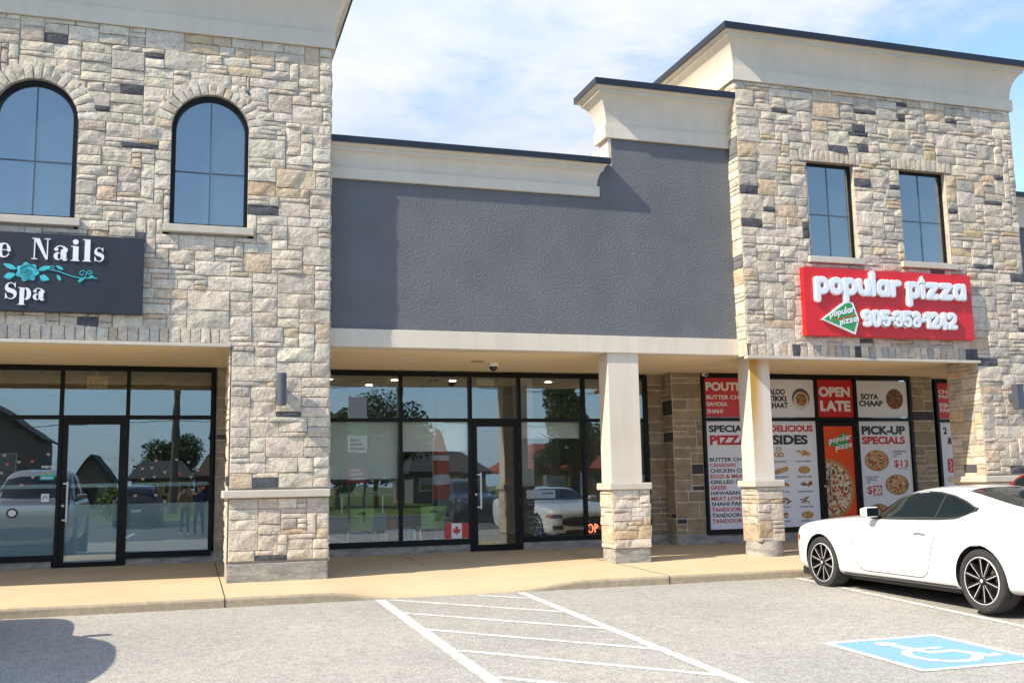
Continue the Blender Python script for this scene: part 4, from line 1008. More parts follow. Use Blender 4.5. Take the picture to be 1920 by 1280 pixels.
lettering(p, M_INKR, [('DELICIOUS', 10.20, 1.97, .12, dict(bold=.045, w=.90))], name='red_lettering')
lettering(p, M_INK, [('SIDES', 10.23, 1.735, .175, dict(bold=.05, w=.75))]+[(s, x, z, .028, dict(bold=.03, w=w, align='C')) for s, x, z, w in (('ONION RINGS', 10.36, 1.41, .26), ('POTATO WEDGES', 10.865, 1.41, .32), ('GARLIC BREAD', 10.38, 1.13, .30), ('FRESH HOT SUBS', 10.87, 1.13, .32), ('BREADED FISH', 10.38, .86, .30), ('CHICKEN WINGS', 10.87, .86, .32), ('CHEESE STICKS', 10.38, .585, .30), ('CHICKEN FRIES', 10.87, .585, .30), ('CURLY FRIES', 10.38, .33, .28), ('PANZEROTTI', 10.87, .33, .26))], name='black_lettering')
frng = random.Random(3)
for cx, cz, kind in ((10.35, 1.58, 'rings'), (10.865, 1.57, 'wedge'), (10.35, 1.26, 'bread'), (10.87, 1.27, 'bun'), (10.38, 1.0, 'stick'), (10.89, .99, 'wing'), (10.40, .71, 'stick'), (10.885, .71, 'fry'), (10.40, .45, 'fry'), (10.89, .45, 'bun')):
    b = MB()
    if kind == 'rings':
        for k, (dx, dz) in enumerate(((0, .07), (-.045, -.03), (.05, -.03))): b.shape([ring(cx+dx, cz+dz, .06, .045, 20), ring(cx+dx, cz+dz, .03, .02, 20)[::-1]], YP-.003-.001*k)
    elif kind == 'bun': b.shape([ring(cx, cz, .13, .07, 24)], YP-.003); b.shape([ring(cx, cz+.01, .11, .02, 20)], YP-.0042)
    elif kind == 'bread': b.shape([ribbon2([(cx-.14, cz-.04), (cx+.14, cz+.03)], .09)], YP-.003)
    else:
        n = {'wedge': 9, 'stick': 5, 'wing': 6, 'fry': 7}[kind]
        for k in range(n):
            a = frng.uniform(-.7, .7); px, pz = cx+frng.uniform(-.10, .10), cz+frng.uniform(-.035, .035)
            b.shape([ribbon2([(px-.05*cos(a), pz-.05*sin(a)), (px+.01, pz+.012), (px+.05*cos(a), pz+.05*sin(a))], [.02, .045, .03] if kind != 'fry' else .022)], YP-.003-.0006*k)
    b.build('food_picture', {'wing': M_BROWN, 'stick': M_BROWN, 'fry': M_BROWN}.get(kind, M_FRY), p)
p = poster('red square poster with big white OPEN LATE', 11.235, 12.025, 2.235, 2.945, M_PRED)
lettering(p, M_INKW, [('OPEN', 11.275, 2.625, .185, dict(bold=.05, w=.69)), ('LATE', 11.295, 2.35, .20, dict(bold=.05, w=.665))])
p = poster('tall orange door poster with a green slice logo over a large pizza', 11.322, 11.958, .155, 2.072, M_PORANGE, PZ-.022)
YD = PZ-.022
def clipdisc(cx, cz, r, x0, x1, z0, n=64):
    o = []
    for k in range(n):
        a = 2*pi*k/n; px, pz = cx+r*cos(a), cz+r*sin(a); o.append((min(max(px, x0), x1), max(pz, z0)))
    return o
for nm, r, mt, k in (('pizza_crust', .56, M_CRUST, 0), ('pizza_picture', .50, M_PIZB, 1)):
    b = MB(); b.shape([clipdisc(11.36, .90, r, 11.324, 11.956, .157)], YD-.003-.001*k); b.build(nm, mt, p)
b = MB(); b.shape([[(11.36, 1.74), (11.81, 1.97), (11.87, 1.62)][::-1]], YD-.003); b.build('green_wedge', M_GREEN, p)
bb = MB()
for word, x0, z0, h in (('popular', 11.43, 1.745, .078), ('pizza', 11.565, 1.62, .078)):
    L2 = Letters(0, 0, .0003); xx = x0
    for ch in word: xx += fat(L2, ch, xx, z0, h, .026)
    bb.add([(v[0], YD-.005+v[1], v[2]+(v[0]-x0)*.17) for v in L2.b.v], L2.b.f)
bb.build('wedge_lettering', M_INKW, p)
p = poster('white poster reading SOYA CHAAP beside a round dish picture', 12.105, 13.255, 2.235, 2.935, M_PW)
lettering(p, M_INK, [('SOYA', 12.20, 2.58, .11, dict(bold=.045, w=.40)), ('CHAAP', 12.15, 2.45, .11, dict(bold=.045, w=.54))])
disc(p, 'dish_picture', M_SKEW, 12.965, 2.59, .195)
p = poster('tall white poster headed PICK-UP SPECIALS with two pizzas and red prices', 12.105, 13.255, .215, 2.175, M_PW)
lettering(p, M_INK, [('PICK-UP', 12.17, 1.91, .165, dict(bold=.05, w=.99))]+[(s, x, z, .032, dict(bold=.02)) for s, x, z in (('1 MEDIUM PIZZA', 12.83, 1.575), ('1 TOPPING', 12.83, 1.525), ('1 DIP', 12.83, 1.475), ('1 LARGE PIZZA', 12.195, 1.095), ('3 TOPPINGS', 12.195, 1.045), ('1 DIP', 12.195, .995))], name='black_lettering')
lettering(p, M_INKR, [('SPECIALS', 12.165, 1.73, .145, dict(bold=.045, w=.975)), ('$13', 12.855, 1.295, .13, dict(bold=.02, w=.32)), ('$', 12.215, .80, .14, dict(bold=.02, w=.11)), ('TAX INCLUDED', 12.93, 1.25, .022, dict(bold=.02)), ('TAX INCLUDED', 12.33, .755, .022, dict(bold=.02))], name='red_lettering')
b = MB(); b.shape([rect(12.345, 12.545, .785, .955)], YP-.003); b.build('price_box', M_INKR, p)
lettering(p, M_INKW, [('20', 12.362, .80, .135, dict(bold=.05, w=.165))], YP-.002, 'price_lettering')
for cx, cz, r in ((12.47, 1.42, .275), (12.895, .96, .27), (12.45, .42, .27)):
    disc(p, 'pizza_crust', M_CRUST, cx, cz, r, rz=r*.72); disc(p, 'pizza_picture', M_PIZ, cx, cz+.008, r*.88, k=1, rz=r*.63)
YQ = G-.012
p = poster('narrow red poster beyond the stone strip starting CHI and PAK over FISH', 14.285, 15.56, 2.235, 2.95, M_PRED, YQ)
lettering(p, M_INKW, [('CHICKEN', 14.325, 2.74, .075, dict(bold=BK, w=.62)), ('PAKORA', 14.325, 2.645, .075, dict(bold=BK, w=.55)), ('FISH', 14.33, 2.465, .085, dict(bold=BK, w=.25)), ('PAKORA', 14.335, 2.37, .08, dict(bold=BK, w=.55))], YQ)
p = poster('narrow white poster with a black 2 and ampersand above a red can', 14.285, 15.56, .215, 2.175, M_PW, YQ)
lettering(p, M_INK, [('2', 14.37, 1.93, .14, dict(bold=.05)), ('&', 14.455, 1.73, .14, dict(bold=.05))], YQ)
b = MB(); b.shape([[(14.49+.08*sx*.9+dx, z) for sx, dx, z in ((-1, 0.02, 1.17), (1, -.02, 1.17), (1, 0, 1.20), (1, 0, 1.42), (1, -.02, 1.45), (-1, .02, 1.45), (-1, 0, 1.42), (-1, 0, 1.20))]], YQ-.003); b.build('can_picture', M_PRED, p)
b = MB(); b.shape([ribbon2([(14.46, 1.20), (14.52, 1.25), (14.47, 1.30), (14.52, 1.35), (14.47, 1.41)], .02)], YQ-.0045); b.build('can_script', M_INKW, p)
# ------------------------------------------------------------------ fittings on the fronts
def sconce(label, x0, x1, z0, z1, Yw, round_=True):
    o = empty('wall_lamp', ((x0+x1)/2, Yw, z0), label, 'wall lamp', 'dark grey up and down wall lamps')
    b = MB(); xm = (x0+x1)/2; r = (x1-x0)/2
    if round_:
        y = Yw-.16; b.lathe([(r*.86, z0+.01), (r, z0), (r, z1), (r*.86, z1-.01)], 24, Matrix.Translation((xm, y, 0))); b.build('lamp_body', M_SCONCE, o, smooth=True, angle=40)
    else: y = Yw-.18; b.bbox(x0, x1, y-.06, y+.06, z0, z1, .006); b.build('lamp_body', M_SCONCE, o)
    b = MB(); b.bbox(xm-.045, xm+.045, Yw-.12, Yw+.01, (z0+z1)/2-.06, (z0+z1)/2+.06, .006); b.build('wall_bracket', M_SCONCE, o)
    return o
sconce('dark grey cylinder wall lamp on the pale stone pier by the nail salon', 1.09, 1.215, 2.19, 2.61, T1)
sconce('dark grey box wall lamp on the tan stone pier right of the pizza shop', 13.03, 13.17, 2.185, 2.60, T2, False)
# recessed lamps in the soffits: part of the building
def downlight(parent, x, y, r=.075, mat=None):
    b = MB(); b.lathe([(r, SOF+.001), (r+.012, SOF-.007), (r-.012, SOF-.012), (r-.02, SOF-.004)], 24, Matrix.Translation((x, y, 0)), caps=False); b.lathe([(r-.02, SOF-.004), (0, SOF-.0035)], 24, Matrix.Translation((x, y, 0)))
    return b.build('recessed_lamp', mat or M_WHITE, parent, smooth=True)
for x in (-2.0, -.21, -3.8): downlight(tl, x, 15.2)
for x in (3.27, 5.05): downlight(tm, x, 15.35)
downlight(tm, 4.32, 15.3, .10, flat('faded_plate', (.55, .42, .24), .6))
for x in (8.42, 10.16, 11.86): downlight(tr, x, 15.25)
cm = empty('security_camera', (4.62, 15.45, SOF), 'white dome security camera with dark lens under the cream soffit', 'camera')
b = MB(); b.lathe([(.075, 0), (.08, -.02), (.078, -.05), (.07, -.062), (0, -.062)], 24, Matrix.Translation((4.62, 15.45, SOF-.001))); b.build('camera_base', M_WHITE, cm, smooth=True, angle=40)
b = MB(); b.lathe([(.064, 0)]+[(.064*cos(a*pi/16), -.075*sin(a*pi/16)) for a in range(1, 8)]+[(0, -.075)], 20, Matrix.Translation((4.62, 15.45, SOF-.062))); b.build('camera_dome', flat('smoked_dome', (.02, .02, .02), .15), cm, smooth=True)
cm = empty('security_camera', (8.72, 16.1, SOF), 'small white bullet security camera tucked beside the red POUTI poster', 'camera')
b = MB(); b.tube([(8.72, 16.12, 2.975), (8.70, 15.98, 2.955)], .035, 14); b.build('camera_body', M_WHITE, cm, smooth=True, angle=40)
b = MB(); b.tube([(8.72, 16.09, SOF-.001), (8.72, 16.09, 2.99)], .022, 10); b.build('camera_mount', M_WHITE, cm)
b = MB(); b.tube([(8.6995, 15.978, 2.9545), (8.699, 15.974, 2.954)], .026, 14); b.build('camera_lens', M_DARK, cm)

# roller shades behind the office glass
for label, x0, x1, z in (('pale roller shade pulled furthest down, in the first office pane', 2.0, 3.35, 1.245), ('pale roller shade pulled part way beside the office door', 3.44, 4.555, 1.69), ('short pale roller shade right of the office door', 5.545, 6.63, 1.90)):
    o = empty('roller_shade', ((x0+x1)/2, G+.11, z), label, 'roller shade', 'roller shades in the office windows')
    b = MB(); b.box(x0, x1, G+.109, G+.111, z+.02, 2.19); b.build('shade_fabric', M_SHADE, o)
    b = MB(); b.bbox(x0, x1, G+.098, G+.122, z-.012, z+.02, .004); b.build('hem_bar', M_WHITE, o)
    b = MB(); b.tube([(x0, G+.12, 2.205), (x1, G+.12, 2.205)], .022, 10); b.build('roller', M_WHITE, o)
# office furniture
M_LIME = flat('lime_plastic', (.46, .68, .24), .4); M_CHROME = flat('chrome', (.7, .7, .7), .15, 1); M_TERRA = flat('terracotta', (.50, .17, .07), .8)
def chair(x, y, label):
    o = empty('visitor_chair', (x, y, .02), label, 'chair', 'lime green chairs in the office')
    sh = MB()                                     # shell seat and back, facing the street
    for k in range(10):
        z0 = .40+.035*k; z1 = z0+.036
        y0 = y-.16-.006*k*k*.12; y1 = y-.16-.006*(k+1)**2*.12; w0 = .20+.002*k; w1 = .20+.002*(k+1)
        sh.quad((x-w0, y0, z0), (x+w0, y0, z0), (x+w1, y1, z1), (x-w1, y1, z1))
    s = sh.build('backrest', M_LIME, o, smooth=True); m = s.modifiers.new('thick', 'SOLIDIFY'); m.thickness = .014
    b = MB(); b.box(x-.06, x+.06, y-.246, y-.232, .655, .685); b.build('hand_slot', M_DARK, s)
    b = MB(); b.bbox(x-.21, x+.21, y-.17, y+.24, .385, .405, .008); b.build('seat', M_LIME, o)
    for sx in (-1, 1):
        b = MB(); b.tube([(x+sx*.23, y-.24, .02), (x+sx*.23, y-.20, .37), (x+sx*.21, y+.2, .37), (x+sx*.24, y+.25, .02)], .011, 8); b.build('leg_frame', M_CHROME, o)
    b = MB(); b.tube([(x-.23, y-.2, .37), (x+.23, y-.2, .37)], .009, 8); b.build('seat_bar', M_CHROME, o)
chair(2.79, 17.35, 'lime green visitor chair behind the first office pane'); chair(4.02, 17.35, 'lime green visitor chair beside the Canadian flag picture')
o = empty('side_table', (3.46, 17.5, .02), 'low white side table between the two lime green chairs', 'table')
b = MB(); b.bbox(3.20, 3.74, 17.25, 17.75, .335, .375, .004); b.build('table_top', M_WHITE, o)
for sx in (3.225, 3.715):
    for sy in (17.275, 17.725): b = MB(); b.box(sx-.024, sx+.024, sy-.024, sy+.024, .02, .334); b.build('leg', M_WHITE, o)
o = empty('potted_plant', (3.37, 17.48, .376), 'small plant in a terracotta pot on the white side table', 'plant')
b = MB(); b.lathe([(.045, .376), (.065, .49), (.075, .49), (.075, .525), (.06, .525), (.055, .50), (0, .50)], 20, Matrix.Translation((3.37, 17.48, 0))); b.build('pot', M_TERRA, o, smooth=True, angle=40)
b = MB(); pr = random.Random(5)
for k in range(26):
    a = pr.uniform(0, 2*pi); l = pr.uniform(.06, .17); t = pr.uniform(.2, 1.2)
    p0 = Vector((3.37, 17.48, .50)); p1 = p0+Vector((cos(a)*l*sin(t), sin(a)*l*sin(t), l*cos(t)+.05)); s = Vector((-sin(a), cos(a), 0))*.014
    m_ = (p0+p1)/2+Vector((0, 0, .02)); b.add([tuple(p0), tuple(m_-s), tuple(p1), tuple(m_+s)], [[0, 1, 2, 3]])
b.build('foliage', M_LEAF2, o)
o = empty('wall_shelf', (3.0, 18.95, .93), 'thin pale shelf with small plants seen through the office glass', 'shelf')
b = MB(); b.bbox(2.55, 3.62, 18.75, 19.0, .93, .955, .004); b.build('shelf_board', M_CAST, o)
for x in (2.7, 3.45): b = MB(); b.box(x-.012, x+.012, 18.8, 19.0, .62, .929); b.build('shelf_bracket', M_STEEL, o)
o = empty('table_sign', (2.72, 18.85, .956), 'dark framed card with a green circle on the shelf', 'sign')
b = MB(); b.box(2.60, 2.84, 18.84, 18.86, .956, 1.15); b.build('card', flat('card_dark', (.10, .13, .13), .5), o); b = MB(); b.shape([ring(2.72, 1.05, .055, .055), ring(2.72, 1.05, .035, .035)[::-1]], 18.838); b.build('green_circle', flat('card_green', (.05, .4, .15), .5), o)
for x, lb in ((2.97, 'small leafy plant in a white pot beside the card'), (3.32, 'small yellowish plant at the far end of the shelf')):
    o = empty('potted_plant', (x, 18.87, .956), lb, 'plant'); b = MB(); b.lathe([(.05, .956), (.06, 1.02), (.05, 1.02), (0, 1.01)], 14, Matrix.Translation((x, 18.87, 0))); b.build('pot', M_CAST, o)
    b = MB()
    for k in range(20):
        a = pr.uniform(0, 2*pi); l = pr.uniform(.06, .14); t = pr.uniform(.2, 1.0); p0 = Vector((x, 18.87, 1.01)); p1 = p0+Vector((cos(a)*l*sin(t), sin(a)*l*sin(t), l*cos(t)+.05)); s = Vector((-sin(a), cos(a), 0))*.018; m_ = (p0+p1)/2
        b.add([tuple(p0), tuple(m_-s), tuple(p1), tuple(m_+s)], [[0, 1, 2, 3]])
    b.build('foliage', M_LEAF2, o)
# flag picture in the window
o = empty('window_sign', (4.33, G+.03, .215), 'Canadian flag sticker low in the glass left of the office door', 'flag picture')
YF = G-.006
b = MB(); b.box(4.13, 4.245, YF, YF+.004, .225, .475); b.box(4.425, 4.545, YF, YF+.004, .225, .475); b.build('red_bar', flat('flag_red', (.55, .06, .05), .5), o)
b = MB(); b.box(4.246, 4.424, YF, YF+.004, .225, .475); b.build('white_field', M_WHITE, o)
half = [(0, .5), (.09, .33), (.19, .38), (.15, .10), (.27, .23), (.30, .16), (.44, .19), (.40, .06), (.46, .03), (.25, -.15), (.28, -.23), (.03, -.20), (.035, -.45)]
b = MB(); b.shape([[(4.335+.155*p[0], .345+.19*p[1]) for p in half+[(-q[0], q[1]) for q in half[::-1][:-1]]][::-1]], YF-.002); b.build('maple_leaf', MATS['flag_red'], o)
# menu board behind the glass
o = empty('sandwich_board', (5.95, G+.28, .02), 'black framed chalkboard with pale handwriting behind the glass right of the door', 'sign')
b = MB(); b.box(5.62, 6.30, G+.26, G+.29, .02, 1.04); b.build('board', flat('chalkboard', (.02, .035, .045), .5), o)
fb = MB(); fb.shape([rect(5.60, 6.32, .02, 1.06), rect(5.63, 6.29, .05, 1.03)], G+.25, .05); fb.build('frame', M_BLACK, o)
b = MB(); b.box(5.665, 6.20, G+.245, G+.2575, .85, .995); b.build('name_card', M_WHITE, o)
b = MB(); b.shape([ring(5.97, .935, .028, .028), ring(5.97, .935, .017, .017)[::-1]], G+.243); b.shape([rect(6.01, 6.17, .925, .947)], G+.243); b.build('card_mark', flat('card_mark_green', (.02, .25, .12), .5), o)
cr = random.Random(9); b = MB()
for k, (z, l) in enumerate(((.75, .34), (.63, .28), (.53, .42), (.44, .36), (.35, .40), (.26, .30))):
    x = 5.70; P = []
    for i in range(int(l/.012)): P.append((x+i*.012, z+.022*sin(i*1.9)*cr.uniform(.3, 1)))
    b.shape([ribbon2(P, .006)], G+.2585)
b.build('chalk_script', flat('chalk', (.5, .62, .62), .8), o)
o = empty('neon_sign', (6.86, G+.15, .23), 'red outlined neon letters low in the pane behind the front column', 'neon sign')
nm, ntt, nb = principled('neon_red', (.8, .1, .05), .4); nb.inputs['Emission Color'].default_value = (1, .16, .06, 1); nb.inputs['Emission Strength'].default_value = 2.2
b = MB(); b.tube([(x, G+.12, z) for x, z in arc(6.80, .31, .045, .07, 0, 360, 24)], .008, 6, cap=False); b.tube([(6.885, G+.12, .24), (6.885, G+.12, .38)]+[(x, G+.12, z) for x, z in arc(6.885, .345, .05, .035, 90, -90, 10)], .008, 6); b.build('neon_tube', nm, o)
b = MB(); b.box(6.73, 7.2, G+.135, G+.15, .215, .40); b.build('back_panel', M_DARK, o)
# ceiling lamps inside the office (lit)
lm, ltt, lb_ = principled('lit_lamp', (.9, .85, .75), .5); lb_.inputs['Emission Color'].default_value = (1, .84, .62, 1); lb_.inputs['Emission Strength'].default_value = 14
for x, y in ((3.6, 18.4), (3.3, 19.4), (4.7, 18.4), (4.5, 19.6), (2.4, 18.4), (6.6, 18.4)):
    b = MB(); b.lathe([(.06, 3.038), (.06, 3.03), (0, 3.03)], 16, Matrix.Translation((x, y, 0))); b.build('ceiling_lamp', lm, tm)
# exit signs (seen from behind the glass)
M_EXIT = flat('exit_panel', (.70, .60, .42), .5)
o = empty('exit_sign', (-1.42, 17.6, 2.74), 'pale exit sign with orange letters hanging inside the nail salon', 'exit sign')
b = MB(); b.bbox(-1.57, -1.26, 17.58, 17.62, 2.75, 2.96, .006); b.build('sign_panel', M_EXIT, o); b = MB(); b.tube([(-1.42, 17.6, 2.96), (-1.42, 17.6, 3.04)], .01, 6); b.build('hanger', M_WHITE, o)
b = MB(); put_text(b, 'EXIT', -1.415, 2.80, .10, 17.577, w=.24, bold=.03, align='C'); b.build('lettering', flat('exit_orange', (.62, .22, .04), .5), o)
o = empty('exit_sign', (5.05, 17.4, 2.86), 'blank back of an exit sign over the office door', 'exit sign')
b = MB(); b.bbox(4.89, 5.21, 17.38, 17.42, 2.86, 2.97, .006); b.build('sign_panel', M_EXIT, o); b = MB(); b.tube([(5.05, 17.4, 2.97), (5.05, 17.4, 3.04)], .01, 6); b.build('hanger', M_WHITE, o)
# stickers on the salon glass
M_HR = flat('heart_red', (.55, .10, .07), .5); M_HW = flat('heart_white', (.42, .38, .35), .5); M_HP = flat('heart_pink', (.62, .36, .30), .5)
HE = [(-2.60, 1.67, 1), (-2.56, 1.54, 0), (-2.40, 1.57, 1), (-2.22, 1.58, 0), (-2.00, 1.68, 2), (-2.63, 1.41, 1), (-2.43, 1.38, 1), (-2.28, 1.43, 1), (-2.20, 1.34, 1), (-2.35, 1.23, 2), (-.79, 1.58, 1), (-.46, 1.57, 1), (-.66, 1.45, 1), (-.52, 1.46, 1), (-.33, 1.39, 1), (-.16, 1.58, 1), (.02, 1.54, 1), (.22, 1.57, 1), (-.11, 1.37, 0), (.16, 1.41, 1), (-.65, 1.29, 2), (-.48, 1.32, 1), (.06, 1.31, 1), (.25, 1.14, 0), (-.45, 1.04, 1), (-.75, 1.04, 1), (-.32, .94, 1), (.13, 1.05, 0)]
for i, (x, z, c) in enumerate(HE):
    P = [(x+.0016*16*sin(t)**3, z+.0016*(13*cos(t)-5*cos(2*t)-2*cos(3*t)-cos(4*t))) for t in [2*pi*k/24 for k in range(24)]]
    b = MB(); b.shape([P[::-1]], G-.0012, .002); h = b.build('heart_sticker', (M_HR, M_HW, M_HP)[c], None)
    tag(h, ('red', 'white', 'pink')[c]+' heart sticker on the nail salon glass', 'sticker', ('red', 'white', 'pink')[c]+' heart stickers on the nail salon glass')
o = empty('window_sticker', (-2.0, G, 1.30), 'small turquoise sticker with yellow tabs left of the salon door', 'sticker')
b = MB(); b.box(-2.10, -1.905, G-.002, G+.001, 1.30, 1.40); b.build('sticker_sheet', M_TEAL, o); b = MB(); b.box(-2.085, -2.04, G-.004, G-.002, 1.385, 1.415); b.box(-2.0, -1.955, G-.004, G-.002, 1.385, 1.415); b.build('yellow_tab', flat('tab_yellow', (.6, .45, .08), .5), o); b = MB(); b.box(-2.08, -1.925, G-.004, G-.002, 1.325, 1.34); b.build('white_line', M_WHITE, o)
b = MB(); put_text(b, 'INSPECTED', -2.085, 1.475, .038, G-.002, w=.17, bold=.03); tag(b.build('window_lettering', M_SWHITE), 'white word INSPECTED above the turquoise sticker', 'lettering')
o = empty('round_vent', (-2.46, G, .82), 'round white vent ring low in the left salon pane', 'vent')
b = MB(); b.shape([ring(-2.46, .82, .078, .07), ring(-2.46, .82, .055, .048)[::-1]], G-.012, .011); b.build('vent_rim', M_DARK, o); b = MB(); b.shape([ring(-2.46, .82, .054, .047)], G-.008, .006); b.build('vent_disc', M_WHITE, o)
for x, z, lb in ((-2.02, 1.035, 'white square notice sticker beside the salon door'), ):
    o = empty('window_sticker', (x, G, z), lb, 'sticker'); b = MB(); b.box(x-.055, x+.055, G-.002, G+.001, z-.06, z+.06); b.build('sticker_sheet', M_WHITE, o); b = MB(); b.shape([ribbon2([(x-.03, z-.02), (x, z+.03), (x+.03, z)], .012)], G-.004); b.build('black_mark', M_INK, o)
b = MB(); b.box(4.70, 4.765, G-.022, G-.0185, .125, .155); tag(b.build('window_sticker', flat('yellow_label', (.55, .50, .08), .5)), 'tiny yellow label at the foot of the office door glass', 'sticker')
# ------------------------------------------------------------------ vehicles
def paint(name, color):
    m, t, b = principled(name, color, .28, .0, .5, coat=.8); b.inputs['Coat Roughness'].default_value = .04; return m
M_CARW = paint('white_car_paint', (.74, .75, .77)); M_CARR = paint('red_car_paint', (.42, .008, .012)); M_CARD = paint('dark_car_paint', (.02, .022, .026)); M_CARB = paint('navy_car_paint', (.02, .03, .06)); M_CARS = paint('silver_car_paint', (.42, .43, .44))
M_CGLASS, cgt, cgb = principled('car_glass', (.008, .014, .016), .03, spec=.45); cgb.inputs['Coat Weight'].default_value = .15; cgb.inputs['Coat Roughness'].default_value = .01
M_TYRE = flat('tyre', (.030, .030, .031), .85, var=.25, scale=20); M_RIMD = flat('rim_black', (.015, .015, .017), .3, .3); M_RIMS = flat('rim_silver', (.78, .78, .80), .3, .35); M_BRAKE = flat('brake_disc', (.25, .18, .12), .5, .6); M_WELL = flat('wheel_well', (.012, .012, .016), .9)
M_AMBER = flat('amber_lens', (.45, .10, .02), .2); M_TAIL = flat('tail_lens', (.35, .01, .01), .2); M_LAMP = flat('head_lens', (.10, .11, .12), .12); M_GAP = flat('panel_gap', (.09, .09, .095), .7)

COUPE = dict(L=4.784, axles=(.80, 3.56), R=.345, stations=[
    # x, half width, z bottom, z shoulder, z top, roof half width, z roof edge (0 = bonnet or boot), belt half width
    (.00, .62, .34, .66, .70, 0, 0, 0), (.05, .77, .24, .745, .79, 0, 0, 0), (.22, .89, .19, .82, .87, 0, 0, 0), (.50, .938, .18, .875, .93, 0, 0, 0),
    (.87, .955, .18, .912, .965, 0, 0, 0), (1.20, .948, .18, .932, .995, 0, 0, 0), (1.50, .94, .18, .945, 1.015, 0, 0, 0),
    (1.71, .937, .18, .950, 1.10, .62, 1.035, .80), (1.92, .935, .18, .955, 1.25, .60, 1.19, .815), (2.17, .935, .18, .958, 1.345, .585, 1.295, .82), (2.52, .937, .18, .962, 1.378, .58, 1.332, .82),
    (2.87, .942, .18, .972, 1.372, .58, 1.322, .815), (3.22, .950, .18, .995, 1.328, .585, 1.27, .81), (3.56, .957, .19, 1.012, 1.245, .60, 1.175, .80), (3.95, .955, .20, 1.022, 1.155, .64, 1.105, .78), (4.22, .945, .22, 1.028, 1.098, .70, 1.072, .78), (4.45, .925, .26, 1.02, 1.075, 0, 0, 0), (4.66, .88, .32, .985, 1.06, 0, 0, 0), (4.75, .81, .40, .92, 1.0, 0, 0, 0), (4.784, .72, .48, .84, .90, 0, 0, 0)],
    lower=[(1.72, .972), (2.1, .974), (2.6, .982), (2.98, .994), (3.18, 1.012), (3.35, 1.098)], upper=[(1.72, .976), (1.84, 1.07), (1.99, 1.168), (2.2, 1.252), (2.45, 1.287), (2.7, 1.28), (2.95, 1.24), (3.16, 1.178), (3.35, 1.10)],
    split=2.80, ws=(1.44, 2.12, .70, .55), rw=(3.06, 4.10, .52, .60), door=(1.42, 2.90), mirror=1.90)
SUVS = [(x, w, zb+.06, zs*1.10, zt*1.10, 0, 0, 0) for x, w, zb, zs, zt in ((.0, .66, .36, .66, .72), (.06, .80, .28, .78, .84), (.25, .90, .24, .86, .92), (.55, .93, .22, .90, .955), (.9, .94, .22, .92, .985), (1.2, .94, .22, .93, 1.01))]
SUV = dict(L=4.6, axles=(.9, 3.62), R=.36, stations=SUVS+[
    (1.45, .935, .28, 1.03, 1.20, .70, 1.15, .84), (1.75, .935, .28, 1.035, 1.40, .68, 1.33, .84), (2.1, .935, .28, 1.04, 1.60, .66, 1.53, .84), (2.5, .935, .28, 1.045, 1.68, .65, 1.62, .84), (3.0, .935, .28, 1.05, 1.70, .65, 1.64, .84), (3.5, .935, .28, 1.06, 1.68, .65, 1.62, .84), (3.95, .93, .28, 1.07, 1.62, .64, 1.55, .82), (4.25, .92, .30, 1.08, 1.50, .64, 1.42, .80), (4.45, .90, .34, 1.08, 1.28, .66, 1.22, .78), (4.56, .86, .40, 1.02, 1.10, 0, 0, 0), (4.6, .80, .48, .90, .95, 0, 0, 0)],
    lower=[(1.52, 1.07), (2.4, 1.08), (3.2, 1.09), (4.15, 1.12)], upper=[(1.52, 1.08), (1.8, 1.30), (2.1, 1.48), (2.5, 1.57), (3.0, 1.59), (3.5, 1.57), (3.9, 1.50), (4.15, 1.38)],
    split=2.75, ws=(1.22, 2.05, .74, .60), rw=(4.16, 4.47, .56, .62), door=(1.40, 2.72), mirror=1.62)
def interp(tab, x):
    if x <= tab[0][0]: return tab[0][1]
    for (a, p), (b, q) in zip(tab, tab[1:]):
        if x <= b: return p+(q-p)*(x-a)/(b-a)
    return tab[-1][1]
_car_proto = {}
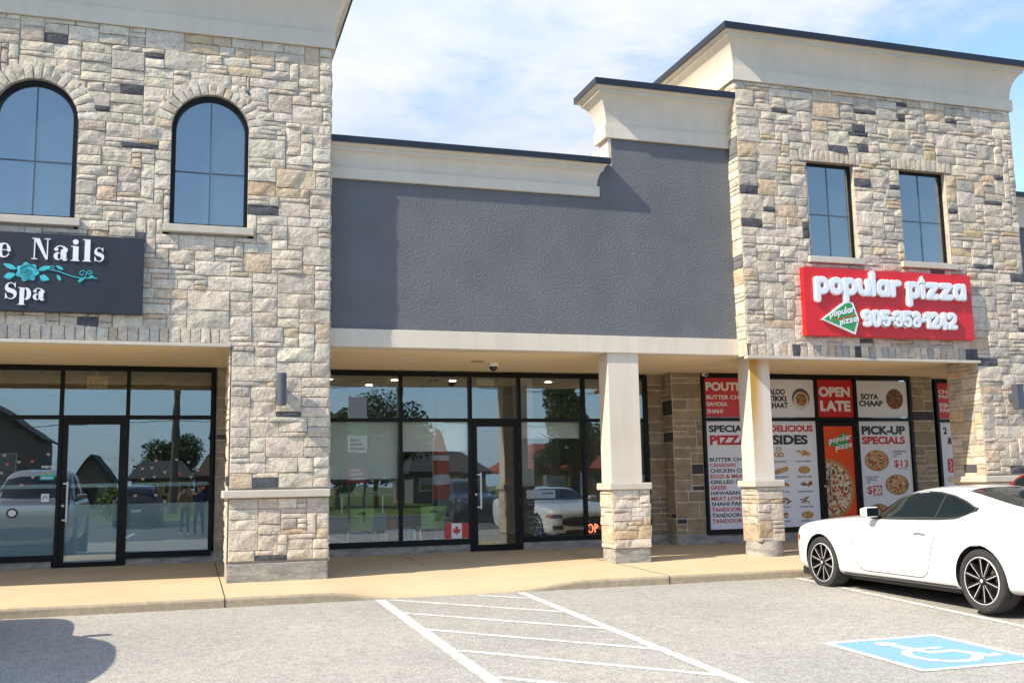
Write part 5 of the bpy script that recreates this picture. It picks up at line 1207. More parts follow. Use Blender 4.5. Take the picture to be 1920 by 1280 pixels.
def make_car(spec, key, body_mat, name, label, loc, rz, sc=(1, 1, 1), coupe=False, trim=True, group=None):
    """nose towards local +Y, ground at local z 0; x right"""
    root = empty(name, loc, label, 'car', group, rz); root.scale = (1, 1, 1)
    sx, sy, sz = sc; Lc = spec['L']; xa, xb = spec['axles']; mid = (xa+xb)/2
    W_ = lambda x, w, z: (w*sx, (mid-x)*sy, z*sz)           # car frame -> local
    # body shell from cross-sections
    rows = []
    for (x, w, zb, zs, zt, rwid, rz_, bw) in spec['stations']:
        P = [(0, zb), (w*.72, zb), (w*.955, zb+.035), (w*.985, zb+.16), (w, (zb+zs)*.5+.03), (w*.995, zs-.14), (w*.975, zs-.035), (w*.935, zs)]
        if rwid:
            P += [(bw, zs+.012), (bw+(rwid-bw)*.30, zs+(rz_-zs)*.36), (bw+(rwid-bw)*.68, zs+(rz_-zs)*.74), (rwid, rz_), (rwid*.62, zt-.012), (0, zt)]
        else:
            P += [(w*.86, zs+(zt-zs)*.30), (w*.74, zs+(zt-zs)*.55), (w*.60, zs+(zt-zs)*.74), (w*.45, zs+(zt-zs)*.87), (w*.24, zs+(zt-zs)*.97), (0, zt)]
        rows.append([(x, p[0], p[1]) for p in P])
    b = MB(); k = len(rows[0]); n = len(rows)
    full = []
    for r in rows: full.append([W_(x, w, z) for x, w, z in r]+[W_(x, -w, z) for x, w, z in r[-2:0:-1]])
    m = len(full[0]); vs = [v for r in full for v in r]; fs = []
    for i in range(n-1):
        for j in range(m): fs.append([i*m+j, i*m+(j+1) % m, (i+1)*m+(j+1) % m, (i+1)*m+j])
    # end caps as strips between the two halves
    for i, fl in ((0, True), (n-1, False)):
        for j in range(k-1):
            a, c = i*m+j, i*m+j+1; d, e = i*m+(m-j) % m, i*m+(m-j-1) % m
            f = [a, c, e, d]; f = list(dict.fromkeys(f))
            if len(f) > 2: fs.append(f if fl else f[::-1])
    b.add(vs, fs)
    tmp = b.build('body_tmp', [body_mat, M_WELL], root, smooth=True, local=True, subsurf=2)
    bpy.context.view_layer.update(); dg = bpy.context.evaluated_depsgraph_get()
    me = bpy.data.meshes.new_from_object(tmp.evaluated_get(dg)); bmm = bmesh.new(); bmm.from_mesh(me); bmesh.ops.recalc_face_normals(bmm, faces=bmm.faces)
    bmm.to_mesh(me); tree = BVHTree.FromBMesh(bmm); bmm.free()
    tmp.modifiers.clear(); tmp.data = me
    for p in me.polygons: p.use_smooth = True
    Rw = spec['R']*sz
    cuts = []
    for ax in (xa, xb):
        for s in (-1, 1):
            cb = MB(); cb.mi = 1; Mx = Matrix.Translation(W_(ax, s*.60, 0)) @ Matrix.Translation((0, 0, Rw)) @ Matrix.Rotation(s*pi/2, 4, 'Y')
            cb.lathe([(Rw*1.115, 0), (Rw*1.115, .6)], 40, Mx); c = cb.build('cut', [body_mat, M_WELL], None); c.parent = root; cuts.append(c)
            md = tmp.modifiers.new('arch', 'BOOLEAN'); md.operation = 'DIFFERENCE'; md.object = c; md.solver = 'EXACT'
    bpy.context.view_layer.update(); dg = bpy.context.evaluated_depsgraph_get()
    me2 = bpy.data.meshes.new_from_object(tmp.evaluated_get(dg)); tmp.modifiers.clear(); tmp.data = me2; tmp.name = 'body'; me2.set_sharp_from_angle(angle=radians(40))
    body = tmp
    for c in cuts: bpy.data.objects.remove(c)
    def cast(o, d):
        h = tree.ray_cast(Vector(o), Vector(d)); return (h[0], h[1]) if h[0] is not None else (None, None)
    def side_pt(x, z, s, off):
        y = (mid-x)*sy; h, nn = cast((s*3, y, z*sz), (-s, 0, 0))
        return tuple(h+Vector((s*off, 0, off*.3))) if h is not None else (s*.8*sx, y, z*sz)
    def side_patch(xs, lo, up, s, off, nz=6):
        bb = MB(); V = []
        for x in xs:
            a, c = lo(x), up(x); V.append([side_pt(x, a+(c-a)*j/nz, s, off) for j in range(nz+1)])
        fl = [v for r in V for v in r]; ff = []
        for i in range(len(xs)-1):
            for j in range(nz): ff.append([i*(nz+1)+j, (i+1)*(nz+1)+j, (i+1)*(nz+1)+j+1, i*(nz+1)+j+1])
        bb.add(fl, ff); return bb
    lo = lambda x: interp(spec['lower'], x); up = lambda x: max(interp(spec['upper'], x), interp(spec['lower'], x)+.003)
    x0, x1 = spec['lower'][0][0], spec['lower'][-1][0]; sp = spec['split']
    for s in (-1, 1):
        t = side_patch([x0-.02+(x1-x0+.05)*i/24 for i in range(25)], lambda x: lo(min(max(x, x0), x1))-.016, lambda x: up(min(max(x, x0), x1))+.018, s, .004); fr = t.build('window_trim', M_RUBBER, body, smooth=True, local=True)
        t = side_patch([x0+.02+(sp-.02-x0)*i/16 for i in range(17)], lo, up, s, .008); t.build('side_window', M_CGLASS, body, smooth=True, local=True)
        t = side_patch([sp+.03+(x1-.03-sp-.03)*i/10 for i in range(11)], lo, up, s, .008); t.build('quarter_window', M_CGLASS, body, smooth=True, local=True)
    def top_patch(xa_, xb_, wa, wb, off, nx=12, nw=12, curve=.0):
        bb = MB(); V = []
        for i in range(nx+1):
            u = i/nx; w = wa+(wb-wa)*u; row = []
            for j in range(nw+1):
                t = -1+2*j/nw; x = xa_+(xb_-xa_)*u+curve*t*t*(1-u)
                y = (mid-x)*sy; h, nn = cast((t*w*sx, y, 4), (0, 0, -1)); row.append(tuple(h+(nn if nn.z > 0 else -nn)*off) if h is not None else (t*w*sx, y, sz))
            V.append(row)
        fl = [v for r in V for v in r]; q = nw+1
        bb.add(fl, [[i*q+j, i*q+j+1, (i+1)*q+j+1, (i+1)*q+j] for i in range(nx) for j in range(nw)]); return bb
    a, c, wa, wb = spec['ws']; top_patch(a, c, wa, wb, .006, curve=.26).build('windscreen', M_CGLASS, body, smooth=True, local=True)
    a, c, wa, wb = spec['rw']; top_patch(c, a, wb, wa, .006).build('rear_window', M_CGLASS, body, smooth=True, local=True)
    def seam(pts, s, w=.008, mat=M_GAP, name='panel_gap', par=None):
        bb = MB(); P = [side_pt(x, z, s, .0035) for x, z in pts]; N_ = len(P)
        for i in range(N_-1):
            p, q = Vector(P[i]), Vector(P[i+1]); d = (q-p).normalized(); e = Vector((0, -d.z, d.y))*w/2
            bb.add([tuple(p-e), tuple(q-e), tuple(q+e), tuple(p+e)], [[0, 1, 2, 3]])
        return bb.build(name, mat, par or body, local=True)
    d0, d1 = spec['door']; zl = lo(d1)
    if trim:
        for s in (-1, 1):
            pts = [(d0+.20, lo(d0+.24)-.02), (d0+.10, .86), (d0+.05, .74), (d0+.06, .58), (d0+.12, .40), (d0+.17, .33), (d0+.24, .305)]+[(d0+.30+(d1-d0-.62)*i/10, .30) for i in range(11)]+[(d1-.22, .31), (d1-.14, .36), (d1-.05, .6), (d1+.02, .8), (d1+.02, zl-.02)]
            seam(pts, s)
            seam([(xb+.62, .80), (xb+.62, .60)] if not coupe else [(d1+.62+.14*cos(t), .80+.085*sin(t)) for t in [2*pi*i/20 for i in range(21)]], s, .0035, M_CARS if body_mat is M_CARW else M_GAP)
            bb = MB(); hp = [side_pt(d1-.32+.20*i/8, .815+.018*sin(pi*i/8), s, .012) for i in range(9)]; bb.tube(hp, [.008, .018, .022, .024, .024, .024, .022, .018, .008], 8, flat=.7); bb.build('door_handle', body_mat, body, smooth=True, local=True)
            seam([(d1-.33+.22*i/8, .79-.004*sin(pi*i/8)) for i in range(9)], s, .006, M_CARS if body_mat is M_CARW else M_GAP, 'handle_shadow')  # flat strip painted as the shadow under the door handle
            if coupe:
                for dz, l in ((0, 1.75), (.028, 1.70), (.046, .5)): seam([(d0-.06+l*i/10, .385-dz+.0*i) for i in range(11)], s, .006 if dz < .04 else .004, M_CARS, 'side_stripe')
        for s in (-1, 1):
            if coupe: seam([(x, interp([(.22, .80), (.5, .855), (.9, .895), (1.3, .918), (1.5, .93)], x)) for x in [.26+i*.06 for i in range(21)]], s, .005, M_CARS, 'bonnet_gap')
        # black sill and chin
        for s in (-1, 1):
            t = side_patch([xa+.41+(xb-xa-.82)*i/20 for i in range(21)], lambda x: .19, lambda x: .245+.0*x, s, .010, 3); t.build('sill_trim', M_DARK, body, smooth=True, local=True)
            bb = MB(); bb.box(min(s*.60, s*.80)*sx, max(s*.60, s*.80)*sx, (mid-xb+.44)*sy, (mid-xa-.44)*sy, .16*sz, .205*sz); bb.build('sill_skirt', M_DARK, body, local=True)
    bb = MB(); bb.bbox(-.72*sx, .72*sx, (mid-.50)*sy, (mid-.06)*sy, .12*sz, .24*sz, .02); bb.build('chin_spoiler', M_DARK, body, local=True)
    bb = MB(); bb.box(-.60*sx, .60*sx, (mid-Lc+.5)*sy, (mid-.5)*sy, .17*sz, .32*sz); bb.build('underbody', M_WELL, body, local=True)
    # front and rear faces
    def end_patch(pts, front_, off, name, mat, par=None, nz=5):
        """pts: list of (w, zlo, zhi) across; cast along the car's length"""
        bb = MB(); V = []; dy = -1 if front_ else 1
        for w, z0, z1 in pts:
            row = []
            for j in range(nz+1):
                z = z0+(z1-z0)*j/nz; h, nn = cast((w*sx, 5*(-dy), z*sz), (0, dy, 0)); row.append(tuple(h+Vector((0, -dy*off, 0))) if h is not None else (w*sx, (mid-(0.05 if front_ else Lc-.05))*sy, z*sz))
            V.append(row)
        fl = [v for r in V for v in r]; q = nz+1
        bb.add(fl, [[i*q+j, (i+1)*q+j, (i+1)*q+j+1, i*q+j+1] for i in range(len(V)-1) for j in range(nz)]); return bb.build(name, mat, par or body, smooth=True, local=True)
    G_ = [(-.60+1.2*i/12) for i in range(13)]
    gr = end_patch([(w, .40+.06*(abs(w)/.6)**3, .635-.05*(abs(w)/.6)**4) for w in G_], True, .008, 'grille', M_DARK)
    end_patch([(w, .23, .33) for w in [-.5+1.0*i/8 for i in range(9)]], True, .008, 'lower_intake', M_DARK)
    if coupe:
        bb = MB(); yv = (mid+.02)*sy; P = [(-.10, 0), (-.05, .03), (0, .02), (.05, .045), (.10, .03), (.07, .0), (.05, -.03), (0, -.015), (-.06, -.03)]
        bb.shape([[(p[0], .52*sz+p[1]) for p in P]], 0, .01, Matrix.Translation((0, yv, 0))); bb.build('emblem', M_RIMS, body, local=True)
    for s in (-1, 1):
        end_patch([(s*w, .615-.0*w, .70-.05*abs(.7-w)) for w in (.60, .66, .72, .78, .82)], True, .010, 'headlight', M_LAMP)
        t = side_patch([.13+.16*i/5 for i in range(6)], lambda x: .60+.2*(x-.13), lambda x: .69, s, .006, 3); t.build('side_marker', M_AMBER, body, smooth=True, local=True)
        end_patch([(s*w, .34, .44) for w in (.58, .66, .74, .80)], True, .008, 'corner_intake', M_DARK)
        zt = .80 if coupe else .92
        for q in ((.42, .50), (.53, .61), (.64, .72)): end_patch([(s*q[0], zt-.07, zt+.07), (s*q[1], zt-.07, zt+.07)], False, .012, 'tail_light', M_TAIL)
        mx_ = spec['mirror']; zm = lo(mx_)+.075; base = Vector(side_pt(mx_, lo(mx_)-.01, s, 0))
        bm = bmesh.new(); bmesh.ops.create_cube(bm, size=1); bmesh.ops.bevel(bm, geom=bm.edges[:], offset=.22, segments=3, affect='EDGES', profile=.6)
        for v in bm.verts:
            f = 1-.30*(v.co.y+.5)
            v.co = Vector((base.x+s*(.13+v.co.x*.19), base.y+.02+v.co.y*.12, zm*sz+v.co.z*.125*f))
        bb = MB(); bb.frombm(bm); mr = bb.build('mirror', body_mat, body, smooth=True, local=True)
        bb = MB(); bb.bbox(base.x+s*.13-.078, base.x+s*.13+.078, base.y-.046, base.y-.040, zm*sz-.048, zm*sz+.048, .002); bb.build('mirror_glass', M_CGLASS, mr, local=True)
        bb = MB(); bb.tube([(base.x-s*.02, base.y+.02, zm*sz-.06), (base.x+s*.10, base.y+.02, zm*sz-.035)], .022, 8, flat=.6); bb.build('mirror_arm', M_DARK, mr, local=True)
    bb = MB(); bb.box(-.155, .155, (mid-Lc)*sy-.012, (mid-Lc)*sy+.03, .62*sz, .73*sz); bb.build('number_plate', M_WHITE, body, local=True)
    # wheels
    for ax in (xa, xb):
        for s in (-1, 1):
            xo = s*(.935*sx); Mw = Matrix.Translation((xo, (mid-ax)*sy, Rw)) @ Matrix.Rotation(s*pi/2, 4, 'Y')   # +Z of the wheel looks outwards
            r = Rw; ri = Rw*.745; t = MB()
            t.lathe([(ri, -.235), (ri+.02, -.24), (r*.95, -.235), (r*.985, -.21), (r, -.18), (r, -.115), (r*.996, -.113), (r*.996, -.108), (r, -.106), (r, -.05), (r*.985, -.022), (r*.95, -.004), (r*.88, .004), (r*.80, .0), (ri+.012, -.006), (ri, -.012)], 56, Mw, closed=True); wh = t.build('wheel', M_TYRE, root, smooth=True, local=True, angle=35)
            tr_ = MB()
            for q in range(46):                   # tread blocks across the shoulder
                a0 = 2*pi*q/46; a1 = a0+2*pi/46*.78; pts = []
                for aa, hh in ((a0, -.20), (a1, -.205), (a1+.03, -.03), (a0+.03, -.025)): rr = r*1.004 if -.19 < hh < -.04 else r*.990; pts.append(tuple(Mw @ Vector((rr*cos(aa), rr*sin(aa), hh))))
                tr_.add(pts, [[0, 1, 2, 3]])
            tr_.build('tread', M_TYRE, wh, local=True)
            t = MB(); t.lathe([(ri, -.235), (ri, -.012), (ri-.006, -.004), (ri-.020, -.008), (ri-.026, -.03), (ri-.03, -.19), (.10, -.195), (0, -.195)], 48, Mw); t.build('rim_barrel', M_RIMD, wh, smooth=True, local=True, angle=40)
            t = MB(); t.lathe([(ri+.001, -.011), (ri-.002, -.0035), (ri-.009, -.004), (ri-.012, -.010)], 48, Mw, caps=False); t.build('rim_lip', M_RIMS, wh, smooth=True, local=True)
            t = MB(); t.lathe([(.06, -.14), (ri*.78, -.14), (ri*.78, -.13), (.06, -.13)], 32, Mw, closed=True); t.build('brake_disc', M_BRAKE, wh, local=True)
            t = MB(); tf_ = MB(); ns_ = 10
            for q in range(ns_):
                a = 2*pi*q/ns_+.05; ca, sa = cos(a), sin(a)
                R_ = lambda u, v, h: tuple(Mw @ Vector((u*ca-v*sa, u*sa+v*ca, h)))
                for u0, u1, w0, w1, h0, h1 in ((.035, ri-.018, .017, .020, -.022, -.012),):
                    vs = [R_(u0, -w0, h0), R_(u1, -w1, h1), R_(u1, w1, h1), R_(u0, w0, h0), R_(u0, -w0*.9, h0-.05), R_(u1, -w1*.9, h1-.05), R_(u1, w1*.9, h1-.05), R_(u0, w0*.9, h0-.05)]
                    t.add(vs, [[0, 1, 2, 3], [0, 4, 5, 1], [3, 2, 6, 7], [1, 5, 6, 2]])
                    sw = 1 if q % 2 else -1
                    tf_.add([R_(u0+.01, -.003+sw*.006, h0+.0025), R_(u1-.002, -.0035+sw*.009, h1+.0025), R_(u1-.002, .0035+sw*.009, h1+.0025), R_(u0+.01, .003+sw*.006, h0+.0025)], [[0, 1, 2, 3]])
            t.build('spokes', M_RIMD, wh, local=True); tf_.build('spoke_faces', M_RIMS, wh, local=True)
            t = MB(); t.lathe([(.045, -.05), (.045, -.014), (.036, -.006), (0, -.004)], 20, Mw); t.build('hub_cap', M_RIMD, wh, smooth=True, local=True, angle=40)
            t = MB(); t.lathe([(.020, -.0045), (.016, -.0025), (0, -.002)], 14, Mw); t.build('hub_emblem', M_RIMS, wh, local=True)
    return root
CY = (11.30+8.57)/2
make_car(COUPE, 'c', M_CARW, 'parked_coupe', 'white two-door coupe with black ten-spoke wheels parked at the kerb', (7.66+.935*.95, CY, GZ(CY)+.004), 0, (.95, .99, .925), coupe=True)
make_car(SUV, 's', M_CARR, 'parked_hatchback', 'red car whose roofline shows beyond the white coupe', (11.56, 9.6, GZ(9.6)), pi, (.95, .96, .93))
make_car(SUV, 's', M_CARS, 'parked_suv', 'silver car seen mirrored in the left salon pane, nose to the kerb', (-3.0, 9.75, GZ(10.1)), 0, (.95, .96, 1.09))
make_car(SUV, 's', M_CARD, 'parked_suv', 'dark SUV seen mirrored in the salon pane right of the door', (-1.75, -9.2, GZ(-9)), pi, (.95, .96, .95))
make_car(SUV, 's', M_CARB, 'parked_suv', 'navy car seen mirrored in the office door glass', (10.2, -4.5, GZ(-4)), 0, (.95, .96, .95))
# ------------------------------------------------------------------ the far side of the lot and street (seen in the glass)
def leaf_cloud(b, rng_, blobs, n, size):
    tot = sum(bl[3]**2 for bl in blobs)
    for (cx, cy_, cz, r) in blobs:
        for _ in range(int(n*r*r/tot)):
            while True:
                d = Vector((rng_.uniform(-1, 1), rng_.uniform(-1, 1), rng_.uniform(-1, 1)))
                if .35 < d.length < 1: break
            p = Vector((cx, cy_, cz))+d*r; a = Vector((rng_.uniform(-1, 1), rng_.uniform(-1, 1), rng_.uniform(-.6, .6))).normalized(); c = a.cross(Vector((rng_.uniform(-1, 1), rng_.uniform(-1, 1), rng_.uniform(-1, 1)))).normalized()
            s = size*rng_.uniform(.6, 1.4); b.add([tuple(p-a*s), tuple(p-c*s*.5), tuple(p+a*s), tuple(p+c*s*.5)], [[0, 1, 2, 3]])
def tree(x, y, z, h, r, seed, label, mat=None, n=11000, trunk=.35, name='leafy_tree', leaf=.14, group='trees across the street'):
    rg = random.Random(seed); o = empty(name, (x, y, z), label, 'tree', group)
    b = MB(); b.tube([(x, y, z-.2), (x+.05, y, z+h*.3), (x-.05, y, z+h*.5), (x, y, z+h*.7)], [trunk*.5, trunk*.42, trunk*.28, .03], 8)
    for k in range(7):
        a = rg.uniform(0, 2*pi); zz = z+h*rg.uniform(.32, .65); b.tube([(x, y, zz), (x+cos(a)*r*.4, y+sin(a)*r*.4, zz+h*.12), (x+cos(a)*r*.75, y+sin(a)*r*.75, zz+h*.18)], [trunk*.2, trunk*.13, .02], 6)
    b.build('trunk', M_BARK, o)
    bl = []
    for k in range(16):
        t = rg.random(); a = rg.uniform(0, 2*pi); rr = r*rg.uniform(.1, .75)*(1-.6*max(0, t-.45)); bl.append((x+cos(a)*rr, y+sin(a)*rr, z+h*(.30+.62*t), r*rg.uniform(.26, .46)))
    bl.append((x, y, z+h*.62, r*.55)); b = MB(); leaf_cloud(b, rg, bl, n, leaf); b.build('crown', mat or M_LEAF, o); return o
def shrub(x, y, z, w, h, seed, label, mat):
    rg = random.Random(seed); o = empty('shrub', (x, y, z), label, 'shrub'); b = MB()
    leaf_cloud(b, rg, [(x+rg.uniform(-w, w)*.4, y+rg.uniform(-w, w)*.25, z+h*rg.uniform(.3, .75), min(w, h)*rg.uniform(.3, .45)) for _ in range(9)], 1100, .09); b.build('foliage', mat, o)
    b = MB()
    for k in range(5): b.tube([(x+.1*k-.2, y, z-.05), (x+.16*k-.32, y, z+h*.6)], [.025, .01], 5)
    b.build('stems', M_BARK, o)
M_ROOFD = flat('dark_shingles', (.05, .05, .055), .9, var=.25, scale=3); M_ROOFR = flat('red_roof', (.30, .055, .04), .8, var=.15, scale=3); M_SIDE = flat('house_siding', (.16, .155, .15), .8); M_BRICKD = flat('house_brick', (.15, .10, .075), .9, var=.2, scale=8); M_TANW = flat('motel_wall', (.45, .30, .14), .8); M_WIN = spandrel('house_glass', (.02, .03, .04), .3)
def house(x0, x1, y, dep, z, hw, hr, label, wall, roof, gable_front=False, nwin=3, name='house', eave=.4):
    """front face at y looking towards +Y, body behind it"""
    xm = (x0+x1)/2; o = empty(name, (xm, y, z), label, 'house'); b = MB(); y1 = y-dep
    b.box(x0, x1, y1, y, z-.5, z+hw)
    if gable_front: b.add([(x0, y, z+hw), (x1, y, z+hw), (xm, y, z+hw+hr), (x0, y1, z+hw), (x1, y1, z+hw), (xm, y1, z+hw+hr)], [[0, 1, 2], [5, 4, 3]])
    b.build('wall', wall, o); b = MB(); e = eave
    if gable_front:
        k = hr/((x1-x0)/2)*e
        for s, xe in ((-1, x0-e), (1, x1+e)): b.add([(xe, y+e, z+hw-k), (xm, y+e, z+hw+hr), (xm, y1-e, z+hw+hr), (xe, y1-e, z+hw-k), (xe, y+e, z+hw-k+.14), (xm, y+e, z+hw+hr+.14), (xm, y1-e, z+hw+hr+.14), (xe, y1-e, z+hw-k+.14)], [[0, 1, 2, 3], [7, 6, 5, 4], [0, 4, 5, 1], [3, 2, 6, 7], [0, 3, 7, 4]])
    else:
        ym = (y+y1)/2
        b.add([(x0-e, y+e, z+hw-.1), (x1+e, y+e, z+hw-.1), (x1-hr*.6, ym, z+hw+hr), (x0+hr*.6, ym, z+hw+hr), (x0-e, y1-e, z+hw-.1), (x1+e, y1-e, z+hw-.1), (x0-e, y+e, z+hw-.3), (x1+e, y+e, z+hw-.3), (x1+e, y1-e, z+hw-.3), (x0-e, y1-e, z+hw-.3)], [[0, 1, 2, 3], [1, 5, 2], [5, 4, 3, 2], [4, 0, 3], [0, 6, 7, 1], [1, 7, 8, 5], [5, 8, 9, 4], [4, 9, 6, 0], [6, 9, 8, 7]])
    b.build('roof', roof, o)
    for i in range(nwin):
        xc = x0+(x1-x0)*(i+.5)/nwin; w = min(.6, (x1-x0)/nwin*.25); zz = z+hw*.42
        f = MB(); f.box(xc-w-.07, xc+w+.07, y+.001, y+.05, zz-.07, zz+hw*.33+.07); fr = f.build('window', M_WHITE, o); p = MB(); p.box(xc-w, xc+w, y+.051, y+.06, zz, zz+hw*.33); p.build('pane', M_WIN, fr)
    b = MB(); xc = x0+(x1-x0)/nwin*.98; b.box(xc-.45, xc+.45, y+.001, y+.06, z, z+min(2.0, hw*.75)); b.build('door', M_DARK, o); return o
ZF = -.45
house(-20.0, -9.6, -40, 9, ZF, 5.2, 3.6, 'dark gabled house mirrored in the left salon pane', M_SIDE, M_ROOFD, True)
house(-9.2, -6.2, -60, 8, ZF, 2.5, 1.9, 'small far gabled house mirrored in the salon door', M_SIDE, M_ROOFD, True, 2)
house(-4.6, .4, -60, 8, ZF, 2.6, 1.5, 'long low house with dark roof mirrored right of the salon door', M_TANW, M_ROOFD, False, 4)
house(.8, 4.0, -64, 8, ZF, 2.7, 2.0, 'low brown brick house mirrored beside the leaning pole', M_BRICKD, flat('brown_roof', (.09, .055, .04), .9), False, 3)
house(1.9, 8.5, -36, 8, ZF, 5.4, 2.6, 'tall dark brick house mirrored at the right edge of the salon glass', M_BRICKD, M_ROOFD, False, 3)
house(17.0, 23.0, -46, 8, ZF, 2.6, 1.6, 'grey bungalow mirrored in the second office pane', M_SIDE, M_ROOFD, False, 3)
mo = house(26.5, 56.0, -44, 9, ZF, 2.7, 2.1, 'long low motel with red roof mirrored right of the office door', M_TANW, M_ROOFR, False, 8, 'motel_building', 1.3)
for i in range(10): b = MB(); x = 27.0+i*3.1; b.box(x-.15, x+.15, -43.0, -42.7, ZF, 1.95); b.build('porch_post', M_WHITE, mo)
tree(-17.5, -34, ZF, 7.6, 3.2, 11, 'dark dense tree mirrored at the left edge of the salon glass')
tree(12.3, -36, ZF, 7.8, 3.9, 12, 'round tree mirrored in the first office pane')
tree(8.5, -28, ZF, 6.2, 2.0, 18, 'slim tree mirrored behind the first roller shade')
tree(23.8, -29, ZF, 8.4, 2.7, 13, 'tall drooping tree mirrored right of the office door', n=13000)
tree(33.5, -40, ZF, 6.8, 2.0, 14, 'small tree mirrored behind the front column')
tree(18.4, -52, ZF, 6.8, 2.6, 15, 'pale loose tree mirrored above the shrub')
tree(-1.0, -70, ZF, 6.0, 3.6, 16, 'far tree mirrored behind the brown roof')
shrub(14.0, -18.5, GZ(-18)+.1, 1.9, 1.5, 21, 'yellow green shrub on the lawn mirrored left of the office door', M_LEAF2)
shrub(-2.9, -12.0, GZ(-12)+.1, 1.3, 1.3, 22, 'yellow green shrub mirrored beside the dark SUV', M_LEAF2)
# poles and wires
M_POLE = flat('pole_wood', (.13, .115, .10), .9, var=.25, scale=6)
WT = [6.55, 6.25]
def pole(x, y, lean, label):
    o = empty('utility_pole', (x, y, ZF), label, 'utility pole', 'utility poles along the street'); b = MB(); b.tube([(x, y, ZF-.5), (x+lean, y, 11.5)], [.22, .15], 12); b.build('pole_shaft', M_POLE, o)
    b = MB(); b.bbox(x+lean*.6-.9, x+lean*.6+.9, y-.06, y+.06, 7.6, 7.75, .01); b.build('crossarm', M_POLE, o)
    for k in (-.75, -.3, .3, .75): b = MB(); b.lathe([(.04, 7.75), (.06, 7.82), (.03, 7.9), (0, 7.9)], 10, Matrix.Translation((x+lean*.6+k, y, 0))); b.build('insulator', flat('insulator', (.3, .28, .25), .3) if 'insulator' not in MATS else MATS['insulator'], o)
pole(-.75, -26, .25, 'leaning grey utility pole mirrored right of the salon door'); pole(12.2, -27, 0, 'thin dark utility pole mirrored in the first office pane'); pole(-31, -26, 0, 'utility pole far down the street to the left'); pole(44, -27, 0, 'utility pole far down the street to the right')
def wire(x0, x1, y, z0, z1, sag, label):
    P = [(x0+(x1-x0)*t, y, z0+(z1-z0)*t-sag*4*t*(1-t)) for t in [i/16 for i in range(17)]]; b = MB(); b.tube(P, .022, 5); tag(b.build('overhead_wire', M_DARK), label, 'wire', 'overhead wires along the street')
for (x0, x1) in ((-31, -.6), (-.6, 12.2), (12.2, 44)):
    for z, y, s in ((7.5, -26.2, .5), (7.1, -25.8, .6), (4.9, -26.0, .5)): wire(x0, x1, y, z, z, s*(.6 if x1-x0 < 20 else 1), 'thin dark overhead wire mirrored across the shop glass')
# pylon sign and red feather flag by the street, mirrored in the office glass
py = empty('pylon_sign', (6.35, -6.5, GZ(-6)), 'tall stacked pylon sign with green, white, black and red panels mirrored in the office glass', 'sign')
b = MB(); b.box(6.02, 6.10, -6.58, -6.5, GZ(-6), 4.6); b.box(6.60, 6.68, -6.58, -6.5, GZ(-6), 4.6); b.build('post', M_SCONCE, py)
for nm, z0, z1, mt in (('white_panel', 3.55, 4.55, M_WHITE), ('green_panel', 3.08, 3.53, M_GREEN), ('striped_panel', 2.40, 3.06, M_WHITE), ('black_panel', 1.80, 2.38, M_DARK), ('red_panel', 1.20, 1.78, M_PRED)):
    b = MB(); b.bbox(5.98, 6.72, -6.49, -6.42, z0, z1, .01); o = b.build(nm, mt, py)
    if nm in ('striped_panel', 'red_panel'):
        b = MB()
        for k in range(3): b.box(6.06, 6.64-.1*k, -6.418, -6.412, z0+.10+.17*k, z0+.19+.17*k)
        b.build('panel_mark', M_SIGNB if nm == 'striped_panel' else M_WHITE, o)
ff = empty('feather_flag', (8.9, -3.2, GZ(-3)), 'red and white feather flag mirrored in the office door', 'flag')
b = MB(); b.tube([(8.6, -3.2, GZ(-3)), (8.6, -3.2, 2.2), (8.75, -3.2, 2.9), (9.1, -3.2, 3.15)], .018, 8); b.build('flag_pole', M_STEEL, ff)
b = MB(); V = []
for i in range(15):
    z = .55+2.5*i/14; w = .62*min(1, (15-i)/6)**.6
    for j in range(7): V.append((8.62+w*j/6+(.13 if i > 11 else 0)*(i-11)/3, -3.2+.06*sin(j*.9+i*.45), z))
b.add(V, [[i*7+j, i*7+j+1, (i+1)*7+j+1, (i+1)*7+j] for i in range(14) for j in range(6)])
for k in range(len(b.m)): b.m[k] = 1 if (k//6) in (3, 4, 8) else 0
b.build('flag_cloth', [flat('flag_cloth_red', (.55, .08, .04), .8), M_SWHITE], ff, smooth=True)

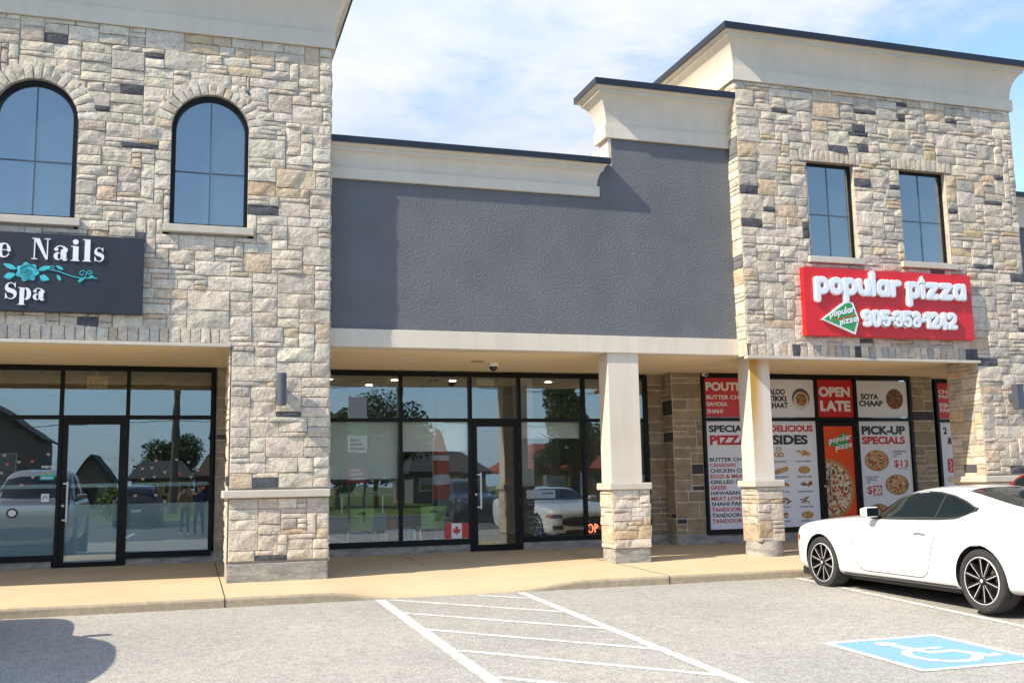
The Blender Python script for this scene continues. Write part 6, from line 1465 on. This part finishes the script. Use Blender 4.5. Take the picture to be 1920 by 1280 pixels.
# ------------------------------------------------------------------ two people by the camera, mirrored in the salon glass
M_SKIN = flat('skin', (.50, .31, .22), .6); M_HAIR = flat('dark_hair', (.03, .02, .015), .7)
def person(x, y, label, shirt, trousers, shoes, hold=False, face=1, h=1.55):
    """faces +Y; one skinned body, colours by region"""
    z0 = GZ(y); s = h/1.75; o = empty('person', (x, y, z0), label, 'person')
    J = {}; E = []
    def j(n, px, py_, pz, r, par=None):
        J[n] = (Vector((px*s, py_*s, pz*s)), r*s); 
        if par: E.append((par, n))
    j('pelvis', 0, 0, .96, .135); j('waist', 0, .01, 1.12, .125, 'pelvis'); j('chest', 0, 0, 1.32, .145, 'waist'); j('neckb', 0, 0, 1.46, .075, 'chest'); j('neck', 0, .01, 1.53, .052, 'neckb'); j('jaw', 0, .025, 1.59, .068, 'neck'); j('head', 0, .015, 1.68, .088, 'jaw'); j('crown', 0, .005, 1.735, .06, 'head')
    for sd in (-1, 1):
        a = 'LR'[sd > 0]
        j(a+'hip', sd*.09, 0, .88, .10, 'pelvis'); j(a+'knee', sd*.11, .015, .49, .062, a+'hip'); j(a+'ankle', sd*.12, -.01, .09, .042, a+'knee'); j(a+'heel', sd*.12, .0, .045, .04, a+'ankle'); j(a+'toe', sd*.135, .15, .035, .035, a+'heel')
        j(a+'sh', sd*.18, 0, 1.42, .065, 'chest')
        if hold: P = ((sd*.23, .06, 1.20, .048), (sd*.13, .24, 1.42, .038), (sd*.10, .255, 1.50, .030), (sd*.085, .25, 1.55, .026))
        else: P = ((sd*.24, -.01, 1.14, .046), (sd*.25, .05, .90, .036), (sd*.25, .06, .84, .030), (sd*.248, .065, .79, .028))
        for nm, q in zip(('elbow', 'wrist', 'palm', 'knuckle'), P): j(a+nm, *q, par={'elbow': a+'sh', 'wrist': a+'elbow', 'palm': a+'wrist', 'knuckle': a+'palm'}[nm])
        k = Vector(P[3][:3])
        for f in range(4):
            off = (f-1.5)*.017; l = (.065, .075, .070, .055)[f]
            if hold: pts = ((k.x-sd*.02, k.y+off*.3+.01, k.z+.012-off), (k.x-sd*(.02+l*.6), k.y+.028, k.z+.012-off))
            else: pts = ((k.x, k.y+off, k.z-.035), (k.x-sd*.012, k.y+off*1.05+.006, k.z-.035-l*.6))
            j(f'{a}f{f}a', *pts[0], .0095, a+'knuckle'); j(f'{a}f{f}b', *pts[1], .0085, f'{a}f{f}a')
        j(a+'tha', k.x-sd*.012, k.y+.03, k.z+.02, .011, a+'palm'); j(a+'thb', k.x-sd*.022, k.y+.05, k.z-.01 if not hold else k.z+.04, .009, a+'tha')
    names = list(J); idx = {n: i for i, n in enumerate(names)}
    me = bpy.data.meshes.new('body'); me.from_pydata([tuple(J[n][0]) for n in names], [(idx[a], idx[b_]) for a, b_ in E], [])
    ob = bpy.data.objects.new('body', me); COL.objects.link(ob); ob.parent = o
    md = ob.modifiers.new('skin', 'SKIN'); md.use_smooth_shade = True
    for n in names: sv = me.skin_vertices[0].data[idx[n]]; sv.radius = (J[n][1], J[n][1]*(.78 if n in ('chest', 'waist', 'pelvis') else 1)); sv.use_root = (n == 'pelvis')
    sb = ob.modifiers.new('sub', 'SUBSURF'); sb.levels = 2; sb.render_levels = 2
    bpy.context.view_layer.update(); dg = bpy.context.evaluated_depsgraph_get(); m2 = bpy.data.meshes.new_from_object(ob.evaluated_get(dg)); ob.modifiers.clear(); ob.data = m2
    m2.materials.clear()
    for m in (M_SKIN, shirt, trousers, shoes): m2.materials.append(m)
    for p in m2.polygons:
        c = p.center/s; p.use_smooth = True
        arm = abs(c.x) > .215 or (hold and c.y > .12)
        if c.z < .075: k = 3
        elif c.z < .98 and abs(c.x) < .215: k = 2
        elif c.z > 1.50 and abs(c.x) < .12 and c.y < .14: k = 0
        elif arm and (c.z < 1.16 if not hold else c.y > .10): k = 0
        else: k = 1 if c.z < 1.50 else 0
        p.material_index = k
    T = lambda px, py_, pz: Matrix.Translation((px*s, py_*s, pz*s))
    b = MB(); b.lathe([(.098*s*cos(a), .098*s*sin(a)) for a in [-.15+1.72*i/8 for i in range(9)]], 18, T(0, -.005, 1.685)); b.build('hair', M_HAIR, ob, smooth=True, local=True)
    b = MB(); b.lathe([(.012*s, 0), (.009*s, .018*s), (0, .022*s)], 8, T(0, .098, 1.655) @ Matrix.Rotation(-pi/2, 4, 'X')); b.build('nose', M_SKIN, ob, smooth=True, local=True)
    for sd in (-1, 1):
        b = MB(); b.lathe([(.009*s, 0), (.006*s, .006*s), (0, .007*s)], 8, T(sd*.032, .092, 1.685) @ Matrix.Rotation(-pi/2, 4, 'X')); b.build('eye', M_DARK, ob, local=True)
        b = MB(); b.lathe([(.022*s, -.006*s), (.02*s, .008*s), (0, .01*s)], 10, T(sd*.088, .01, 1.665) @ Matrix.Rotation(sd*pi/2, 4, 'Y')); b.build('ear', M_SKIN, ob, local=True)
    b = MB(); b.box(-.022*s, .022*s, .093*s, .100*s, 1.606*s, 1.614*s); b.build('mouth', flat('lips', (.36, .15, .12), .6), ob, local=True)
    return o
person(-.03, -.34, 'photographer in tan shirt holding a camera up, mirrored in the salon glass', flat('tan_shirt', (.30, .21, .13), .8), flat('black_trousers', (.02, .02, .022), .8), flat('white_shoes', (.6, .6, .6), .6), True)
person(.40, -.30, 'person in a navy top and dark jeans standing beside the photographer in the salon glass', flat('navy_top', (.02, .035, .11), .8), flat('dark_jeans', (.03, .035, .06), .8), flat('dark_shoes', (.03, .03, .03), .6))
o = empty('photo_camera', (-.03, -.12, 1.13), 'small black camera held up by the photographer', 'camera')
b = MB(); b.bbox(-.10, .04, -.145, -.085, 1.10, 1.19, .008); b.build('camera_body', M_DARK, o)
b = MB(); b.tube([(-.03, -.085, 1.14), (-.03, -.05, 1.14)], .033, 16); b.build('lens', M_BLACK, o)
